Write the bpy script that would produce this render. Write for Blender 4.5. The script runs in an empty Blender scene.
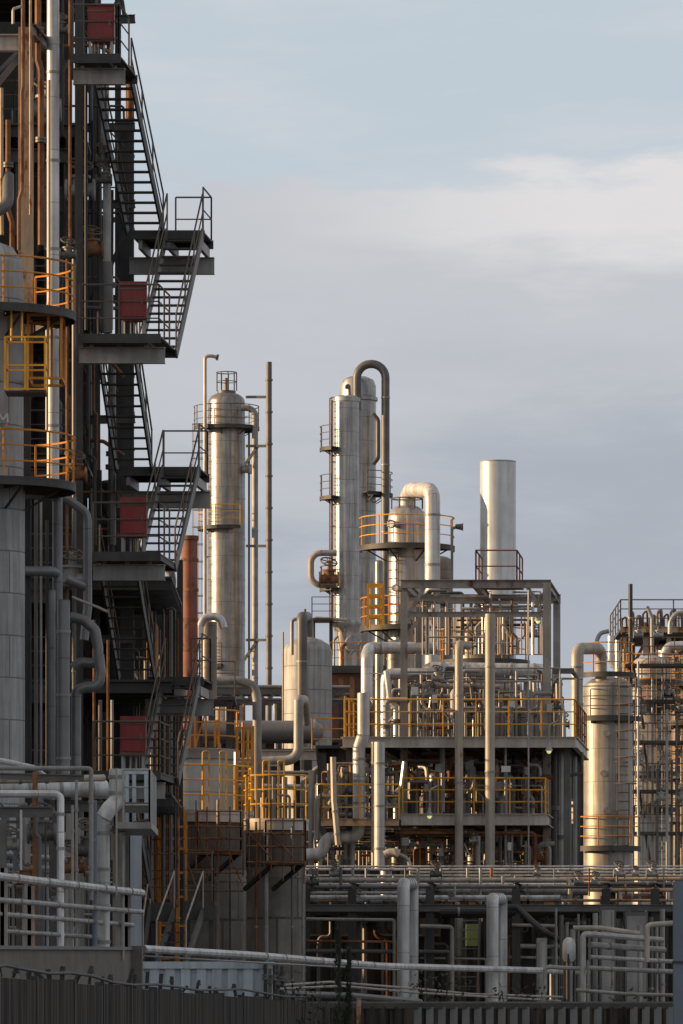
import bpy, math, random
from mathutils import Vector, Matrix

# ------------------------------------------------------------------ basics
F = 5500.0          # focal length in pixels of a 683x1024 picture
CX, HY = 341.5, 1030.0
EYE = 1.7
RND = random.Random(11)
scene = bpy.context.scene
COL = scene.collection
PI = math.pi


def W(px, py, D):
    """a point of the place that shows at (px, py) and stands D metres off"""
    return Vector(((px - CX) * D / F, D, EYE + (HY - py) * D / F))


def K(D):
    return D / F


ORD = ['first', 'second', 'third', 'fourth', 'fifth', 'sixth', 'seventh', 'eighth', 'ninth', 'tenth', 'eleventh',
       'twelfth', 'thirteenth', 'fourteenth', 'fifteenth', 'sixteenth', 'seventeenth', 'eighteenth', 'nineteenth', 'twentieth']


# ------------------------------------------------------------------ mesh builder
class MB:
    def __init__(s, shear=None):
        s.v = []
        s.f = []
        s.uv = []
        s.shear = shear

    def add(s, verts, faces, uvs=None):
        b = len(s.v)
        s.v.extend(verts)
        for i, fc in enumerate(faces):
            s.f.append(tuple(b + j for j in fc))
            s.uv.append(uvs[i] if uvs else [(0.0, 0.0)] * len(fc))
        return s

    def box(s, a, b):
        x0, y0, z0 = a
        x1, y1, z1 = b
        vs = [Vector(p) for p in ((x0, y0, z0), (x1, y0, z0), (x1, y1, z0), (x0, y1, z0),
                                  (x0, y0, z1), (x1, y0, z1), (x1, y1, z1), (x0, y1, z1))]
        fs = [(0, 3, 2, 1), (4, 5, 6, 7), (0, 1, 5, 4), (1, 2, 6, 5), (2, 3, 7, 6), (3, 0, 4, 7)]
        uvs = []
        for k, fc in enumerate(fs):
            if k < 2:
                uvs.append([(vs[i].x, vs[i].y) for i in fc])
            elif k in (2, 4):
                uvs.append([(vs[i].x, vs[i].z) for i in fc])
            else:
                uvs.append([(vs[i].y, vs[i].z) for i in fc])
        return s.add(vs, fs, uvs)

    def beam(s, p, q, w, h, up=(0, 0, 1)):
        """rectangular bar from p to q; w across, h along `up`"""
        p = Vector(p)
        q = Vector(q)
        d = (q - p)
        L = d.length
        if L < 1e-6:
            return s
        d = d / L
        up = Vector(up)
        if abs(d.dot(up)) > .98:
            up = Vector((0, 1, 0))
        r = d.cross(up).normalized()
        u = r.cross(d).normalized()
        vs = []
        for o in (p, q):
            for a, b in ((-1, -1), (1, -1), (1, 1), (-1, 1)):
                vs.append(o + r * (a * w / 2) + u * (b * h / 2))
        fs = [(0, 1, 2, 3), (7, 6, 5, 4), (0, 4, 5, 1), (1, 5, 6, 2), (2, 6, 7, 3), (3, 7, 4, 0)]
        uvs = [[(0, 0), (w, 0), (w, h), (0, h)]] * 2 + [[(0, 0), (0, L), (w, L), (w, 0)]] * 4
        return s.add(vs, fs, uvs)

    def ibeam(s, p, q, h, w, up=(0, 0, 1), t=None):
        p = Vector(p)
        q = Vector(q)
        d = (q - p).normalized()
        up = Vector(up)
        if abs(d.dot(up)) > .98:
            up = Vector((0, 1, 0))
        r = d.cross(up).normalized()
        u = r.cross(d).normalized()
        t = t or max(.02, h * .08)
        s.beam(p + u * (h / 2 - t / 2), q + u * (h / 2 - t / 2), w, t, up)
        s.beam(p - u * (h / 2 - t / 2), q - u * (h / 2 - t / 2), w, t, up)
        s.beam(p, q, t, h - 2 * t, up)
        return s

    def path(s, pts, fillet, n=5):
        pts = [Vector(p) for p in pts]
        if fillet <= 0 or len(pts) < 3:
            return pts
        out = [pts[0]]
        for i in range(1, len(pts) - 1):
            a, b, c = pts[i - 1], pts[i], pts[i + 1]
            d1 = (a - b)
            d2 = (c - b)
            l1, l2 = d1.length, d2.length
            if l1 < 1e-6 or l2 < 1e-6:
                continue
            d1 /= l1
            d2 /= l2
            ang = d1.angle(d2)
            if ang > PI - .05:
                out.append(b)
                continue
            t = fillet / math.tan(ang / 2)
            t = min(t, l1 * .49, l2 * .49)
            R = t * math.tan(ang / 2)
            p1 = b + d1 * t
            bis = (d1 + d2).normalized()
            cen = b + bis * (R / math.sin(ang / 2))
            v1 = p1 - cen
            ax = v1.cross((b + d2 * t) - cen).normalized()
            tot = PI - ang
            m = max(2, int(n * tot / (PI / 2) + .5))
            for j in range(m + 1):
                out.append(cen + Matrix.Rotation(tot * j / m, 3, ax) @ v1)
        out.append(pts[-1])
        return out

    def tube(s, pts, r, seg=8, fillet=0.0, caps=True, n=5, r2=None):
        P = s.path(pts, fillet, n)
        Q = [P[0]]
        for p in P[1:]:
            if (p - Q[-1]).length > 1e-5:
                Q.append(p)
        P = Q
        N = len(P)
        if N < 2:
            return s
        tang = []
        for i in range(N):
            if i == 0:
                t = P[1] - P[0]
            elif i == N - 1:
                t = P[-1] - P[-2]
            else:
                t = (P[i] - P[i - 1]).normalized() + (P[i + 1] - P[i]).normalized()
            tang.append(t.normalized())
        up = Vector((0, 0, 1)) if abs(tang[0].z) < .9 else Vector((0, 1, 0))
        nrm = (up - tang[0] * up.dot(tang[0])).normalized()
        verts = []
        Ls = [0]
        for i in range(N):
            if i:
                nrm = (nrm - tang[i] * nrm.dot(tang[i])).normalized()
                Ls.append(Ls[-1] + (P[i] - P[i - 1]).length)
            bi = tang[i].cross(nrm)
            rr = r if r2 is None else r + (r2 - r) * i / (N - 1)
            sc = 1.0
            if 0 < i < N - 1:
                c = (P[i] - P[i - 1]).normalized().dot(tang[i])
                sc = 1 / max(.6, c)
            for k in range(seg):
                a = 2 * PI * k / seg
                verts.append(P[i] + (nrm * math.cos(a) + bi * math.sin(a)) * rr * (sc if sc < 1.2 else 1.2))
        fs = []
        uvs = []
        C = 2 * PI * r
        for i in range(N - 1):
            for k in range(seg):
                k2 = (k + 1) % seg
                fs.append((i * seg + k, i * seg + k2, (i + 1) * seg + k2, (i + 1) * seg + k))
                u0, u1 = C * k / seg, C * (k + 1) / seg
                uvs.append([(u0, Ls[i]), (u1, Ls[i]), (u1, Ls[i + 1]), (u0, Ls[i + 1])])
        if caps:
            fs.append(tuple(reversed(range(seg))))
            uvs.append([(0, 0)] * seg)
            fs.append(tuple((N - 1) * seg + k for k in range(seg)))
            uvs.append([(0, 0)] * seg)
        return s.add(verts, fs, uvs)

    def lathe(s, prof, cx, cy, seg=24, a0=0.0, a1=2 * PI):
        """prof = [(r, z)...] from bottom to top"""
        full = abs(a1 - a0 - 2 * PI) < 1e-6
        pr = [prof[0]]
        for p, q in zip(prof, prof[1:]):
            # extra loops close to the ends of long straight runs keep the shading of the run flat
            ln = math.hypot(q[0] - p[0], q[1] - p[1])
            if ln > .6:
                for t in (.06 / ln, 1 - .06 / ln):
                    pr.append((p[0] + (q[0] - p[0]) * t, p[1] + (q[1] - p[1]) * t))
            pr.append(q)
        prof = pr
        m = seg if full else seg + 1
        verts = []
        for r, z in prof:
            for k in range(m):
                a = a0 + (a1 - a0) * k / seg
                verts.append(Vector((cx + r * math.cos(a), cy + r * math.sin(a), z)))
        R = max(p[0] for p in prof)
        fs = []
        uvs = []
        vv = [0]
        for i in range(1, len(prof)):
            vv.append(vv[-1] + math.hypot(prof[i][0] - prof[i - 1][0], prof[i][1] - prof[i - 1][1]))
        for i in range(len(prof) - 1):
            for k in range(seg):
                k2 = (k + 1) % m if full else k + 1
                fs.append((i * m + k, i * m + k2, (i + 1) * m + k2, (i + 1) * m + k))
                u0, u1 = R * (a1 - a0) * k / seg, R * (a1 - a0) * (k + 1) / seg
                uvs.append([(u0, vv[i]), (u1, vv[i]), (u1, vv[i + 1]), (u0, vv[i + 1])])
        return s.add(verts, fs, uvs)

    def cyl(s, cx, cy, z0, z1, r, seg=16):
        return s.lathe([(.0005, z0), (r, z0), (r, z1), (.0005, z1)], cx, cy, seg)

    def disc(s, p, axis, r, t, seg=12):
        p = Vector(p)
        ax = Vector(axis).normalized()
        return s.tube([p - ax * (t / 2), p + ax * (t / 2)], r, seg)

    def arc(s, cx, cy, z, R, r, a0, a1, seg=6, n=None):
        n = n or max(6, int(abs(a1 - a0) / (2 * PI) * 36))
        pts = [Vector((cx + R * math.cos(a0 + (a1 - a0) * k / n), cy + R * math.sin(a0 + (a1 - a0) * k / n), z)) for k in range(n + 1)]
        return s.tube(pts, r, seg, 0)

    def annulus(s, cx, cy, z0, z1, r0, r1, a0=0, a1=2 * PI, seg=None):
        seg = seg or max(8, int(abs(a1 - a0) / (2 * PI) * 40))
        s.lathe([(r0, z0), (r1, z0), (r1, z1), (r0, z1), (r0, z0)], cx, cy, seg, a0, a1)
        if abs(a1 - a0) < 2 * PI - 1e-3:
            for a in (a0, a1):
                c, sn = math.cos(a), math.sin(a)
                q = [Vector((cx + r * c, cy + r * sn, z)) for r, z in ((r0, z0), (r1, z0), (r1, z1), (r0, z1))]
                s.add(q, [(0, 1, 2, 3)])
        return s

    # ---- composite shapes
    def railing(s, pts, h=1.1, r=.024, sp=1.3, mids=2, kick=False, closed=False):
        pts = [Vector(p) for p in pts]
        if closed:
            pts = pts + [pts[0]]
        up = Vector((0, 0, 1))
        for a, b in zip(pts, pts[1:]):
            L = (b - a).length
            n = max(1, int(round(L / sp)))
            for i in range(n + 1):
                p = a.lerp(b, i / n)
                s.tube([p, p + up * h], r, 5)
            for j in range(mids + 1):
                z = h * (j + 1) / (mids + 1)
                s.tube([a + up * z, b + up * z], r * (1 if j == mids else .8), 5)
            if kick:
                s.beam(a + up * .06, b + up * .06, .012, .12)
        return s

    def ringrail(s, cx, cy, z, R, a0, a1, h=1.1, r=.024, sp=1.1, mids=2):
        for j in range(mids + 1):
            s.arc(cx, cy, z + h * (j + 1) / (mids + 1), R, r * (1 if j == mids else .8), a0, a1, 5)
        n = max(2, int(abs(a1 - a0) * R / sp))
        for i in range(n + 1):
            a = a0 + (a1 - a0) * i / n
            p = Vector((cx + R * math.cos(a), cy + R * math.sin(a), z))
            s.tube([p, p + Vector((0, 0, h))], r, 5)
        return s

    def ladder(s, p, q, w=.45, side=(1, 0, 0), r=.022, out=None):
        p = Vector(p)
        q = Vector(q)
        sd = Vector(side).normalized() * (w / 2)
        s.tube([p - sd, q - sd], r, 5)
        s.tube([p + sd, q + sd], r, 5)
        L = (q - p).length
        n = int(L / .33)
        for i in range(1, n):
            c = p.lerp(q, i / n)
            s.tube([c - sd, c + sd], r * .7, 4)
        if out is not None:
            o = Vector(out).normalized()
            a0 = 2.3
            m = max(2, int((L - a0) / .9))
            hoop = []
            for j in range(9):
                t = PI * j / 8
                hoop.append(sd * 1.5 * math.cos(t) + o * (.72 * math.sin(t)))
            d = (q - p).normalized()
            if L > a0 + .5:
                for i in range(m + 1):
                    c = p + d * (a0 + (L - a0) * i / m)
                    s.tube([c + h_ for h_ in hoop], .018, 4)
                for j in (1, 3, 5, 7):
                    s.tube([p + d * a0 + hoop[j], q + hoop[j]], .014, 4)
        return s

    def wheel(s, c, axis, R, r=.02):
        c = Vector(c)
        ax = Vector(axis).normalized()
        t = Vector((0, 0, 1)) if abs(ax.z) < .9 else Vector((1, 0, 0))
        u = (t - ax * t.dot(ax)).normalized()
        v = ax.cross(u)
        pts = [c + (u * math.cos(2 * PI * k / 12) + v * math.sin(2 * PI * k / 12)) * R for k in range(13)]
        s.tube(pts, r, 5)
        for k in range(3):
            a = 2 * PI * k / 6
            d = (u * math.cos(a) + v * math.sin(a)) * R
            s.tube([c - d, c + d], r * .7, 4)
        return s

    def bounds(s):
        xs = [p[0] for p in s.v]
        ys = [p[1] for p in s.v]
        zs = [p[2] for p in s.v]
        return min(xs), max(xs), min(ys), max(ys), min(zs), max(zs)

    def build(s, name, mat, parent=None, origin=None, sharp=38):
        if s.shear:
            y0, k = s.shear
            s.v = [Vector((p[0] + k * (p[1] - y0), p[1], p[2])) for p in s.v]
        if origin is None:
            b = s.bounds()
            origin = Vector(((b[0] + b[1]) / 2, (b[2] + b[3]) / 2, b[4]))
        me = bpy.data.meshes.new(name)
        me.from_pydata([(p[0] - origin[0], p[1] - origin[1], p[2] - origin[2]) for p in s.v], [], s.f)
        uvl = me.uv_layers.new(name='UVMap')
        flat = []
        for u in s.uv:
            for c in u:
                flat.extend((c[0], c[1]))
        uvl.data.foreach_set('uv', flat)
        me.polygons.foreach_set('use_smooth', [True] * len(me.polygons))
        me.set_sharp_from_angle(angle=math.radians(sharp))
        me.materials.append(mat)
        me.update()
        o = bpy.data.objects.new(name, me)
        COL.objects.link(o)
        if parent is not None:
            o.parent = parent
        else:
            o.location = origin
        return o


LABELS = {}


def tag(o, label, cat, group=None, kind=None):
    n = len(label.split())
    if kind is None:
        assert 4 <= n <= 16, (n, label)
        if label in LABELS and not (group and LABELS[label] == group):
            print('DUPLICATE LABEL', label)
        LABELS[label] = group
    o['label'] = label
    o['category'] = cat
    if group:
        o['group'] = group
    if kind:
        o['kind'] = kind
    return o


class Thing:
    def __init__(s, name, label, cat, loc, group=None, shear=None):
        s.o = bpy.data.objects.new(name, None)
        s.o.empty_display_size = .3
        COL.objects.link(s.o)
        s.loc = Vector(loc)
        s.o.location = s.loc
        s.shear = shear
        tag(s.o, label, cat, group)

    def mb(s):
        return MB(s.shear)

    def part(s, name, mb, mat, parent=None, label=None, sharp=38):
        o = mb.build(name, mat, parent or s.o, s.loc, sharp)
        if label:
            o['label'] = label
        return o


def solo(name, label, cat, mb, mat, group=None):
    return tag(mb.build(name, mat), label, cat, group)


def setting(name, mb, mat, kind='structure'):
    o = mb.build(name, mat)
    o['kind'] = kind
    return o


# ------------------------------------------------------------------ materials
def material(name, base, rough=.5, metal=0.0, var=.18, streak=0.0, rust=0.0, rustcol=(.17, .065, .022), seam=None,
             bump=.0, scale=1.0, spec=.5, seamdark=.45, tint=.1):
    m = bpy.data.materials.new(name)
    m.use_nodes = True
    nt = m.node_tree
    N = nt.nodes
    L = nt.links
    N.clear()
    out = N.new('ShaderNodeOutputMaterial')
    bs = N.new('ShaderNodeBsdfPrincipled')
    L.new(bs.outputs[0], out.inputs[0])
    tc = N.new('ShaderNodeTexCoord')
    oi = N.new('ShaderNodeObjectInfo')
    mul = N.new('ShaderNodeMath')
    mul.operation = 'MULTIPLY'
    mul.inputs[1].default_value = 91.0
    L.new(oi.outputs['Random'], mul.inputs[0])
    vadd = N.new('ShaderNodeVectorMath')
    vadd.operation = 'ADD'
    L.new(tc.outputs['Object'], vadd.inputs[0])
    L.new(mul.outputs[0], vadd.inputs[1])

    def noise(sc, det=5, ro=.6, stretch=None):
        n = N.new('ShaderNodeTexNoise')
        n.inputs['Scale'].default_value = sc
        n.inputs['Detail'].default_value = det
        n.inputs['Roughness'].default_value = ro
        src = vadd.outputs[0]
        if stretch:
            mp = N.new('ShaderNodeMapping')
            mp.inputs['Scale'].default_value = stretch
            L.new(src, mp.inputs[0])
            src = mp.outputs[0]
        L.new(src, n.inputs['Vector'])
        return n.outputs['Fac']

    def ramp(src, a, b):
        r = N.new('ShaderNodeMapRange')
        r.inputs[1].default_value = a
        r.inputs[2].default_value = b
        r.clamp = True
        L.new(src, r.inputs[0])
        return r.outputs[0]

    def mix(fac, c1, c2, mode='MIX'):
        x = N.new('ShaderNodeMix')
        x.data_type = 'RGBA'
        x.blend_type = mode
        for sock, val in ((x.inputs[0], fac), (x.inputs[6], c1), (x.inputs[7], c2)):
            if hasattr(val, 'links'):
                L.new(val, sock)
            elif isinstance(val, (int, float)):
                sock.default_value = val
            else:
                sock.default_value = (*val, 1)
        return x.outputs[2]

    lo = tuple(c * (1 - var) for c in base)
    hi = tuple(min(1, c * (1 + var)) for c in base)
    col = mix(ramp(noise(1.3 * scale), .33, .67), lo, hi)
    hgt = None
    if seam:
        uv = N.new('ShaderNodeUVMap')
        br = N.new('ShaderNodeTexBrick')
        br.offset = .5
        br.inputs['Scale'].default_value = 1.0
        br.inputs['Color1'].default_value = (1 - tint, 1 - tint, 1 - tint, 1)
        br.inputs['Color2'].default_value = (1, 1, 1, 1)
        br.inputs['Mortar'].default_value = (seamdark,) * 3 + (1,)
        br.inputs['Mortar Size'].default_value = seam[2] if len(seam) > 2 else .014
        br.inputs['Mortar Smooth'].default_value = .3
        br.inputs['Brick Width'].default_value = seam[0]
        br.inputs['Row Height'].default_value = seam[1]
        L.new(uv.outputs[0], br.inputs['Vector'])
        col = mix(1.0, col, br.outputs['Color'], 'MULTIPLY')
        hgt = br.outputs['Fac']
    if streak > 0:
        f = ramp(noise(1.0, 6, .65, (5.5, 5.5, .28)), .42, .72)
        sc_ = N.new('ShaderNodeMath')
        sc_.operation = 'MULTIPLY'
        sc_.inputs[1].default_value = streak
        L.new(f, sc_.inputs[0])
        col = mix(sc_.outputs[0], col, tuple(c * .32 for c in (.55, .45, .36)))
    rsock = None
    if rust > 0:
        t = .74 - .34 * rust
        f = ramp(noise(1.7 * scale, 9, .68, (1.5, 1.5, .7)), t, t + .1)
        rc = mix(noise(7 * scale, 4), tuple(c * .45 for c in rustcol), tuple(c * 1.5 for c in rustcol))
        col = mix(f, col, rc)
        rr = N.new('ShaderNodeMix')
        rr.data_type = 'FLOAT'
        L.new(f, rr.inputs[0])
        rr.inputs[2].default_value = rough
        rr.inputs[3].default_value = .9
        L.new(rr.outputs[0], bs.inputs['Roughness'])
        mm = N.new('ShaderNodeMix')
        mm.data_type = 'FLOAT'
        L.new(f, mm.inputs[0])
        mm.inputs[2].default_value = metal
        mm.inputs[3].default_value = 0
        L.new(mm.outputs[0], bs.inputs['Metallic'])
        rsock = True
    if not rsock:
        bs.inputs['Metallic'].default_value = metal
        r0 = N.new('ShaderNodeMapRange')
        L.new(noise(3.1 * scale, 4), r0.inputs[0])
        r0.inputs[1].default_value = .3
        r0.inputs[2].default_value = .7
        r0.inputs[3].default_value = max(.05, rough - .08)
        r0.inputs[4].default_value = min(1, rough + .1)
        L.new(r0.outputs[0], bs.inputs['Roughness'])
    bs.inputs['Specular IOR Level'].default_value = spec
    L.new(col, bs.inputs['Base Color'])
    if bump > 0 or hgt is not None:
        b = N.new('ShaderNodeBump')
        b.inputs['Strength'].default_value = max(bump, .25 if hgt is not None else 0)
        b.inputs['Distance'].default_value = .03
        if hgt is not None:
            iv = N.new('ShaderNodeMath')
            iv.operation = 'SUBTRACT'
            iv.inputs[0].default_value = 1
            L.new(hgt, iv.inputs[1])
            nz = noise(.8, 2)
            ad = N.new('ShaderNodeMath')
            ad.operation = 'MULTIPLY_ADD'
            L.new(nz, ad.inputs[0])
            ad.inputs[1].default_value = 1.6
            L.new(iv.outputs[0], ad.inputs[2])
            L.new(ad.outputs[0], b.inputs['Height'])
        else:
            L.new(noise(6 * scale, 6), b.inputs['Height'])
        L.new(b.outputs[0], bs.inputs['Normal'])
    return m


M = {}
M['clad'] = material('column_cladding', (.33, .315, .295), .36, .55, .24, .95, .26, seam=(1.5, 1.25))
M['clad_dark'] = material('weathered_cladding', (.22, .195, .165), .42, .4, .28, .9, .36, seam=(1.5, 1.25))
M['clad_gold'] = material('warm_column_cladding', (.36, .335, .30), .44, .35, .2, .9, .2, seam=(1.5, 1.25))
M['clad_silver'] = material('silver_column_cladding', (.47, .46, .445), .37, .45, .18, .8, .14, seam=(1.5, 1.25))
M['pipe_dark'] = material('dark_jacketed_pipe', (.20, .20, .205), .4, .35, .2, .5, .12, seam=(9, 1.4, .012))
M['silo_casing'] = material('brown_silo_casing', (.10, .085, .072), .75, 0, .3, .9, .35, seam=(1.1, 3.0, .03))
M['clad_matte'] = material('painted_panel_cladding', (.41, .415, .41), .6, .15, .14, .8, .12, seam=(1.9, 1.0, .02), seamdark=.4)
M['stack'] = material('stack_steel', (.66, .65, .635), .36, .45, .1, .4, .02, seam=(9.0, 6.0, .012), tint=.04)
M['galv'] = material('galvanised_jacket', (.70, .69, .68), .34, .5, .14, .5, .06, seam=(9.0, 1.1, .012), seamdark=.55)
M['white'] = material('pale_insulation_jacket', (.66, .655, .64), .42, .15, .16, .75, .12, seam=(9.0, 1.3, .012), seamdark=.5)
M['cream'] = material('cream_painted_steel', (.46, .405, .33), .5, .1, .2, .7, .32)
M['grey'] = material('grey_painted_steel', (.31, .30, .285), .5, .2, .24, .6, .3)
M['grey_light'] = material('light_grey_steel', (.40, .39, .375), .5, .2, .22, .7, .22)
M['steel_dark'] = material('dark_steel', (.045, .043, .041), .55, .2, .3, .2, .16)  # one even near-black base, rusting at random
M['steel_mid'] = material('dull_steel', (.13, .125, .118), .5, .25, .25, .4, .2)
M['black'] = material('black_steel', (.028, .027, .026), .6, .1, .3, 0, .1)  # plain black base tone, varied at random
M['rust'] = material('rusted_steel', (.26, .12, .05), .82, .05, .35, .3, .75, (.16, .055, .018), bump=.3)
M['rust_cream'] = material('cream_steel_rusting', (.52, .37, .23), .65, .05, .2, .4, .66, (.2, .065, .02), bump=.2)
M['rust_grey'] = material('grey_steel_rusting', (.36, .32, .28), .58, .15, .2, .5, .5, (.15, .06, .025))
M['yellow'] = material('yellow_safety_paint', (.84, .39, .012), .5, 0, .25, .2, .22, (.2, .08, .02))
M['orange'] = material('orange_safety_paint', (.66, .25, .015), .55, 0, .28, .3, .36, (.17, .06, .02))
M['rail_dark'] = material('dull_brown_handrail', (.13, .10, .075), .6, .1, .25, .2, .5, (.13, .06, .03))
M['rail_grey'] = material('grey_handrail', (.13, .125, .12), .5, .2, .2, .2, .3)
M['red'] = material('oxide_red_sheet', (.25, .018, .018), .55, 0, .14, .25, .03)
M['brick'] = material('red_chimney_coat', (.29, .075, .035), .75, 0, .4, .95, .5, (.07, .03, .02))
M['rust_wall'] = material('rust_red_sheet_wall', (.20, .085, .055), .8, 0, .3, .5, .3)
M['deck'] = material('grating_steel', (.06, .058, .055), .6, .25, .25, .2, .25)
M['deck_edge'] = material('deck_edge_paint', (.52, .46, .40), .55, .1, .16, .45, .28)
M['concrete'] = material('stained_concrete', (.19, .175, .155), .9, 0, .22, .75, 0, bump=.25)
M['silo'] = material('dirty_silo_shell', (.25, .225, .195), .72, .05, .25, 1.0, .16, seam=(1.3, 2.4, .04), seamdark=.35)
M['tank'] = material('pale_tank_shell', (.50, .50, .47), .5, .2, .12, .5, .12, seam=(1.6, 1.8))
M['container'] = material('pale_blue_container_paint', (.50, .57, .62), .55, 0, .12, .45, .12)
M['blue_post'] = material('blue_grey_paint', (.16, .195, .24), .55, .1, .12, .4, .08)
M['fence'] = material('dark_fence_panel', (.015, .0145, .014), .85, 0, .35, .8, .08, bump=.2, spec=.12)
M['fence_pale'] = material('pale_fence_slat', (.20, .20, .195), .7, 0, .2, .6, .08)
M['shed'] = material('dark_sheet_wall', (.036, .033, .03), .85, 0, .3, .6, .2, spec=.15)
M['plant'] = material('dark_leaf', (.035, .045, .022), .7, 0, .35)
M['bark'] = material('dark_bark', (.05, .04, .03), .9, 0, .3)
M['ground'] = material('gravel_ground', (.14, .13, .12), .95, 0, .3, 0, 0, bump=.4)
M['drum'] = material('grey_drum_shell', (.17, .165, .16), .5, .3, .2, .5, .2)
M['signwhite'] = material('white_sign_plate', (.62, .62, .62), .6, 0, .08)
M['green'] = material('green_mark', (.08, .22, .07), .6, 0, .1)


def emitter(name, col, st):
    m = bpy.data.materials.new(name)
    m.use_nodes = True
    b = m.node_tree.nodes['Principled BSDF']
    b.inputs['Base Color'].default_value = (*col, 1)
    b.inputs['Emission Color'].default_value = (*col, 1)
    b.inputs['Emission Strength'].default_value = st
    b.inputs['Roughness'].default_value = .3
    return m


M['lamp'] = emitter('lamp_glow', (.86, .88, .32), .55)
# ------------------------------------------------------------------ camera, sun, sky
cd = bpy.data.cameras.new('camera')
cam = bpy.data.objects.new('camera', cd)
COL.objects.link(cam)
cam.location = (0, 0, EYE)
cam.rotation_euler = (PI / 2, 0, 0)
cd.sensor_fit = 'VERTICAL'
cd.sensor_height = 36
cd.sensor_width = 36
cd.lens = F / 1024 * 36
cd.shift_y = (HY - 512) / 1024
cd.clip_start = 1
cd.clip_end = 20000
scene.camera = cam

SUN_EL = math.radians(11)
SUN_DIR = Vector((-math.cos(SUN_EL) * math.cos(math.radians(1)), -math.cos(SUN_EL) * math.sin(math.radians(1)), math.sin(SUN_EL)))
sd = bpy.data.lights.new('sun', 'SUN')
sun = bpy.data.objects.new('sun', sd)
COL.objects.link(sun)
sun.rotation_euler = (-SUN_DIR).to_track_quat('-Z', 'Y').to_euler()
sun.location = (-60, 100, 60)
sd.energy = 5.0
sd.angle = math.radians(.6)
sd.color = (1.0, .67, .36)

wd = bpy.data.worlds.new('World')
scene.world = wd
wd.use_nodes = True
nt = wd.node_tree
N, L = nt.nodes, nt.links
N.clear()
out = N.new('ShaderNodeOutputWorld')
bg = N.new('ShaderNodeBackground')
L.new(bg.outputs[0], out.inputs[0])
bg.inputs[1].default_value = .078
sky = N.new('ShaderNodeTexSky')
sky.sky_type = 'NISHITA'
sky.sun_disc = False
sky.sun_elevation = SUN_EL
sky.sun_rotation = math.atan2(SUN_DIR.x, SUN_DIR.y)
sky.air_density = 1.0
sky.dust_density = 1.0
sky.ozone_density = 1.5
geo = N.new('ShaderNodeTexCoord')
sep = N.new('ShaderNodeSeparateXYZ')
L.new(geo.outputs['Generated'], sep.inputs[0])


def wnoise(scale, stretch, det, ro, off=(0, 0, 0)):
    mp = N.new('ShaderNodeMapping')
    mp.inputs['Scale'].default_value = stretch
    mp.inputs['Location'].default_value = off
    L.new(geo.outputs['Generated'], mp.inputs[0])
    n = N.new('ShaderNodeTexNoise')
    n.inputs['Scale'].default_value = scale
    n.inputs['Detail'].default_value = det
    n.inputs['Roughness'].default_value = ro
    L.new(mp.outputs[0], n.inputs['Vector'])
    return n.outputs['Fac']


def wmath(op, a, b=None, c=None):
    x = N.new('ShaderNodeMath')
    x.operation = op
    for i, v in enumerate((a, b, c)):
        if v is None:
            continue
        if hasattr(v, 'links'):
            L.new(v, x.inputs[i])
        else:
            x.inputs[i].default_value = v
    return x.outputs[0]


def wmix(f, a, b):
    x = N.new('ShaderNodeMix')
    x.data_type = 'RGBA'
    for s_, v in ((x.inputs[0], f), (x.inputs[6], a), (x.inputs[7], b)):
        if hasattr(v, 'links'):
            L.new(v, s_)
        elif isinstance(v, (int, float)):
            s_.default_value = v
        else:
            s_.default_value = (*v, 1)
    return x.outputs[2]


def wrange(v, a, b, lo=0, hi=1):
    r = N.new('ShaderNodeMapRange')
    r.interpolation_type = 'SMOOTHSTEP'
    L.new(v, r.inputs[0])
    for i, q in enumerate((a, b, lo, hi)):
        r.inputs[i + 1].default_value = q
    return r.outputs[0]


big = wnoise(5, (1, 1, 3.2), 5, .5, (3.1, .4, .2))
fine = wnoise(14, (1, 1, 4.5), 7, .6, (1.7, 0, .9))
el = sep.outputs['Z']
azx = sep.outputs['X']
# elevation, waved by the noise so that no cloud edge is a straight line; clouds sink to the left
elw = wmath('ADD', el, wmath('MULTIPLY_ADD', fine, .058, -.029))
elw = wmath('ADD', elw, wmath('MULTIPLY_ADD', big, .044, -.022))
elw = wmath('SUBTRACT', elw, wmath('MULTIPLY', azx, .13))
# low grey-mauve stratus, a cream bank over it, pale blue above with wisps
low = wmix(wrange(elw, .012, .085), (5.5, 5.9, 6.6), (3.95, 4.33, 4.95))
low = wmix(wmath('MULTIPLY', wrange(fine, .38, .68), .42), low, (6.0, 6.15, 6.5))
bank = wmix(wrange(elw, .075, .134), low, (5.45, 5.62, 5.98))
bank = wmix(wmath('MULTIPLY', wrange(elw, .129, .147), wrange(azx, -.03, .045)), bank, (7.35, 7.2, 7.25))
blue = wmix(.96, sky.outputs[0], (5.25, 6.05, 6.75))
wisp = wmix(wmath('MULTIPLY', wrange(fine, .42, .68), .65), blue, (6.3, 6.45, 6.8))
col = wmix(wrange(elw, .149, .157), bank, wisp)
# higher up the sky is broken cloud
cover = wmath('MULTIPLY', wrange(big, .34, .58), .8)
hi = wmix(cover, sky.outputs[0], (7.0, 6.7, 6.4))
col = wmix(wrange(el, .20, .42), col, hi)
# below the horizon: nothing but the ground is there
col = wmix(wrange(el, -.02, .0), (1.2, 1.2, 1.25), col)
L.new(col, bg.inputs[0])

scene.view_settings.view_transform = 'Standard'
scene.view_settings.look = 'None'
scene.view_settings.exposure = 0.38
scene.view_settings.gamma = 1.0
scene.render.engine = 'CYCLES'
scene.cycles.max_bounces = 6
scene.cycles.diffuse_bounces = 3
scene.cycles.glossy_bounces = 3

g = MB()
g.box((-3000, -60, -.5), (3000, 9000, 0))
setting('ground', g, M['ground'])
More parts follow.
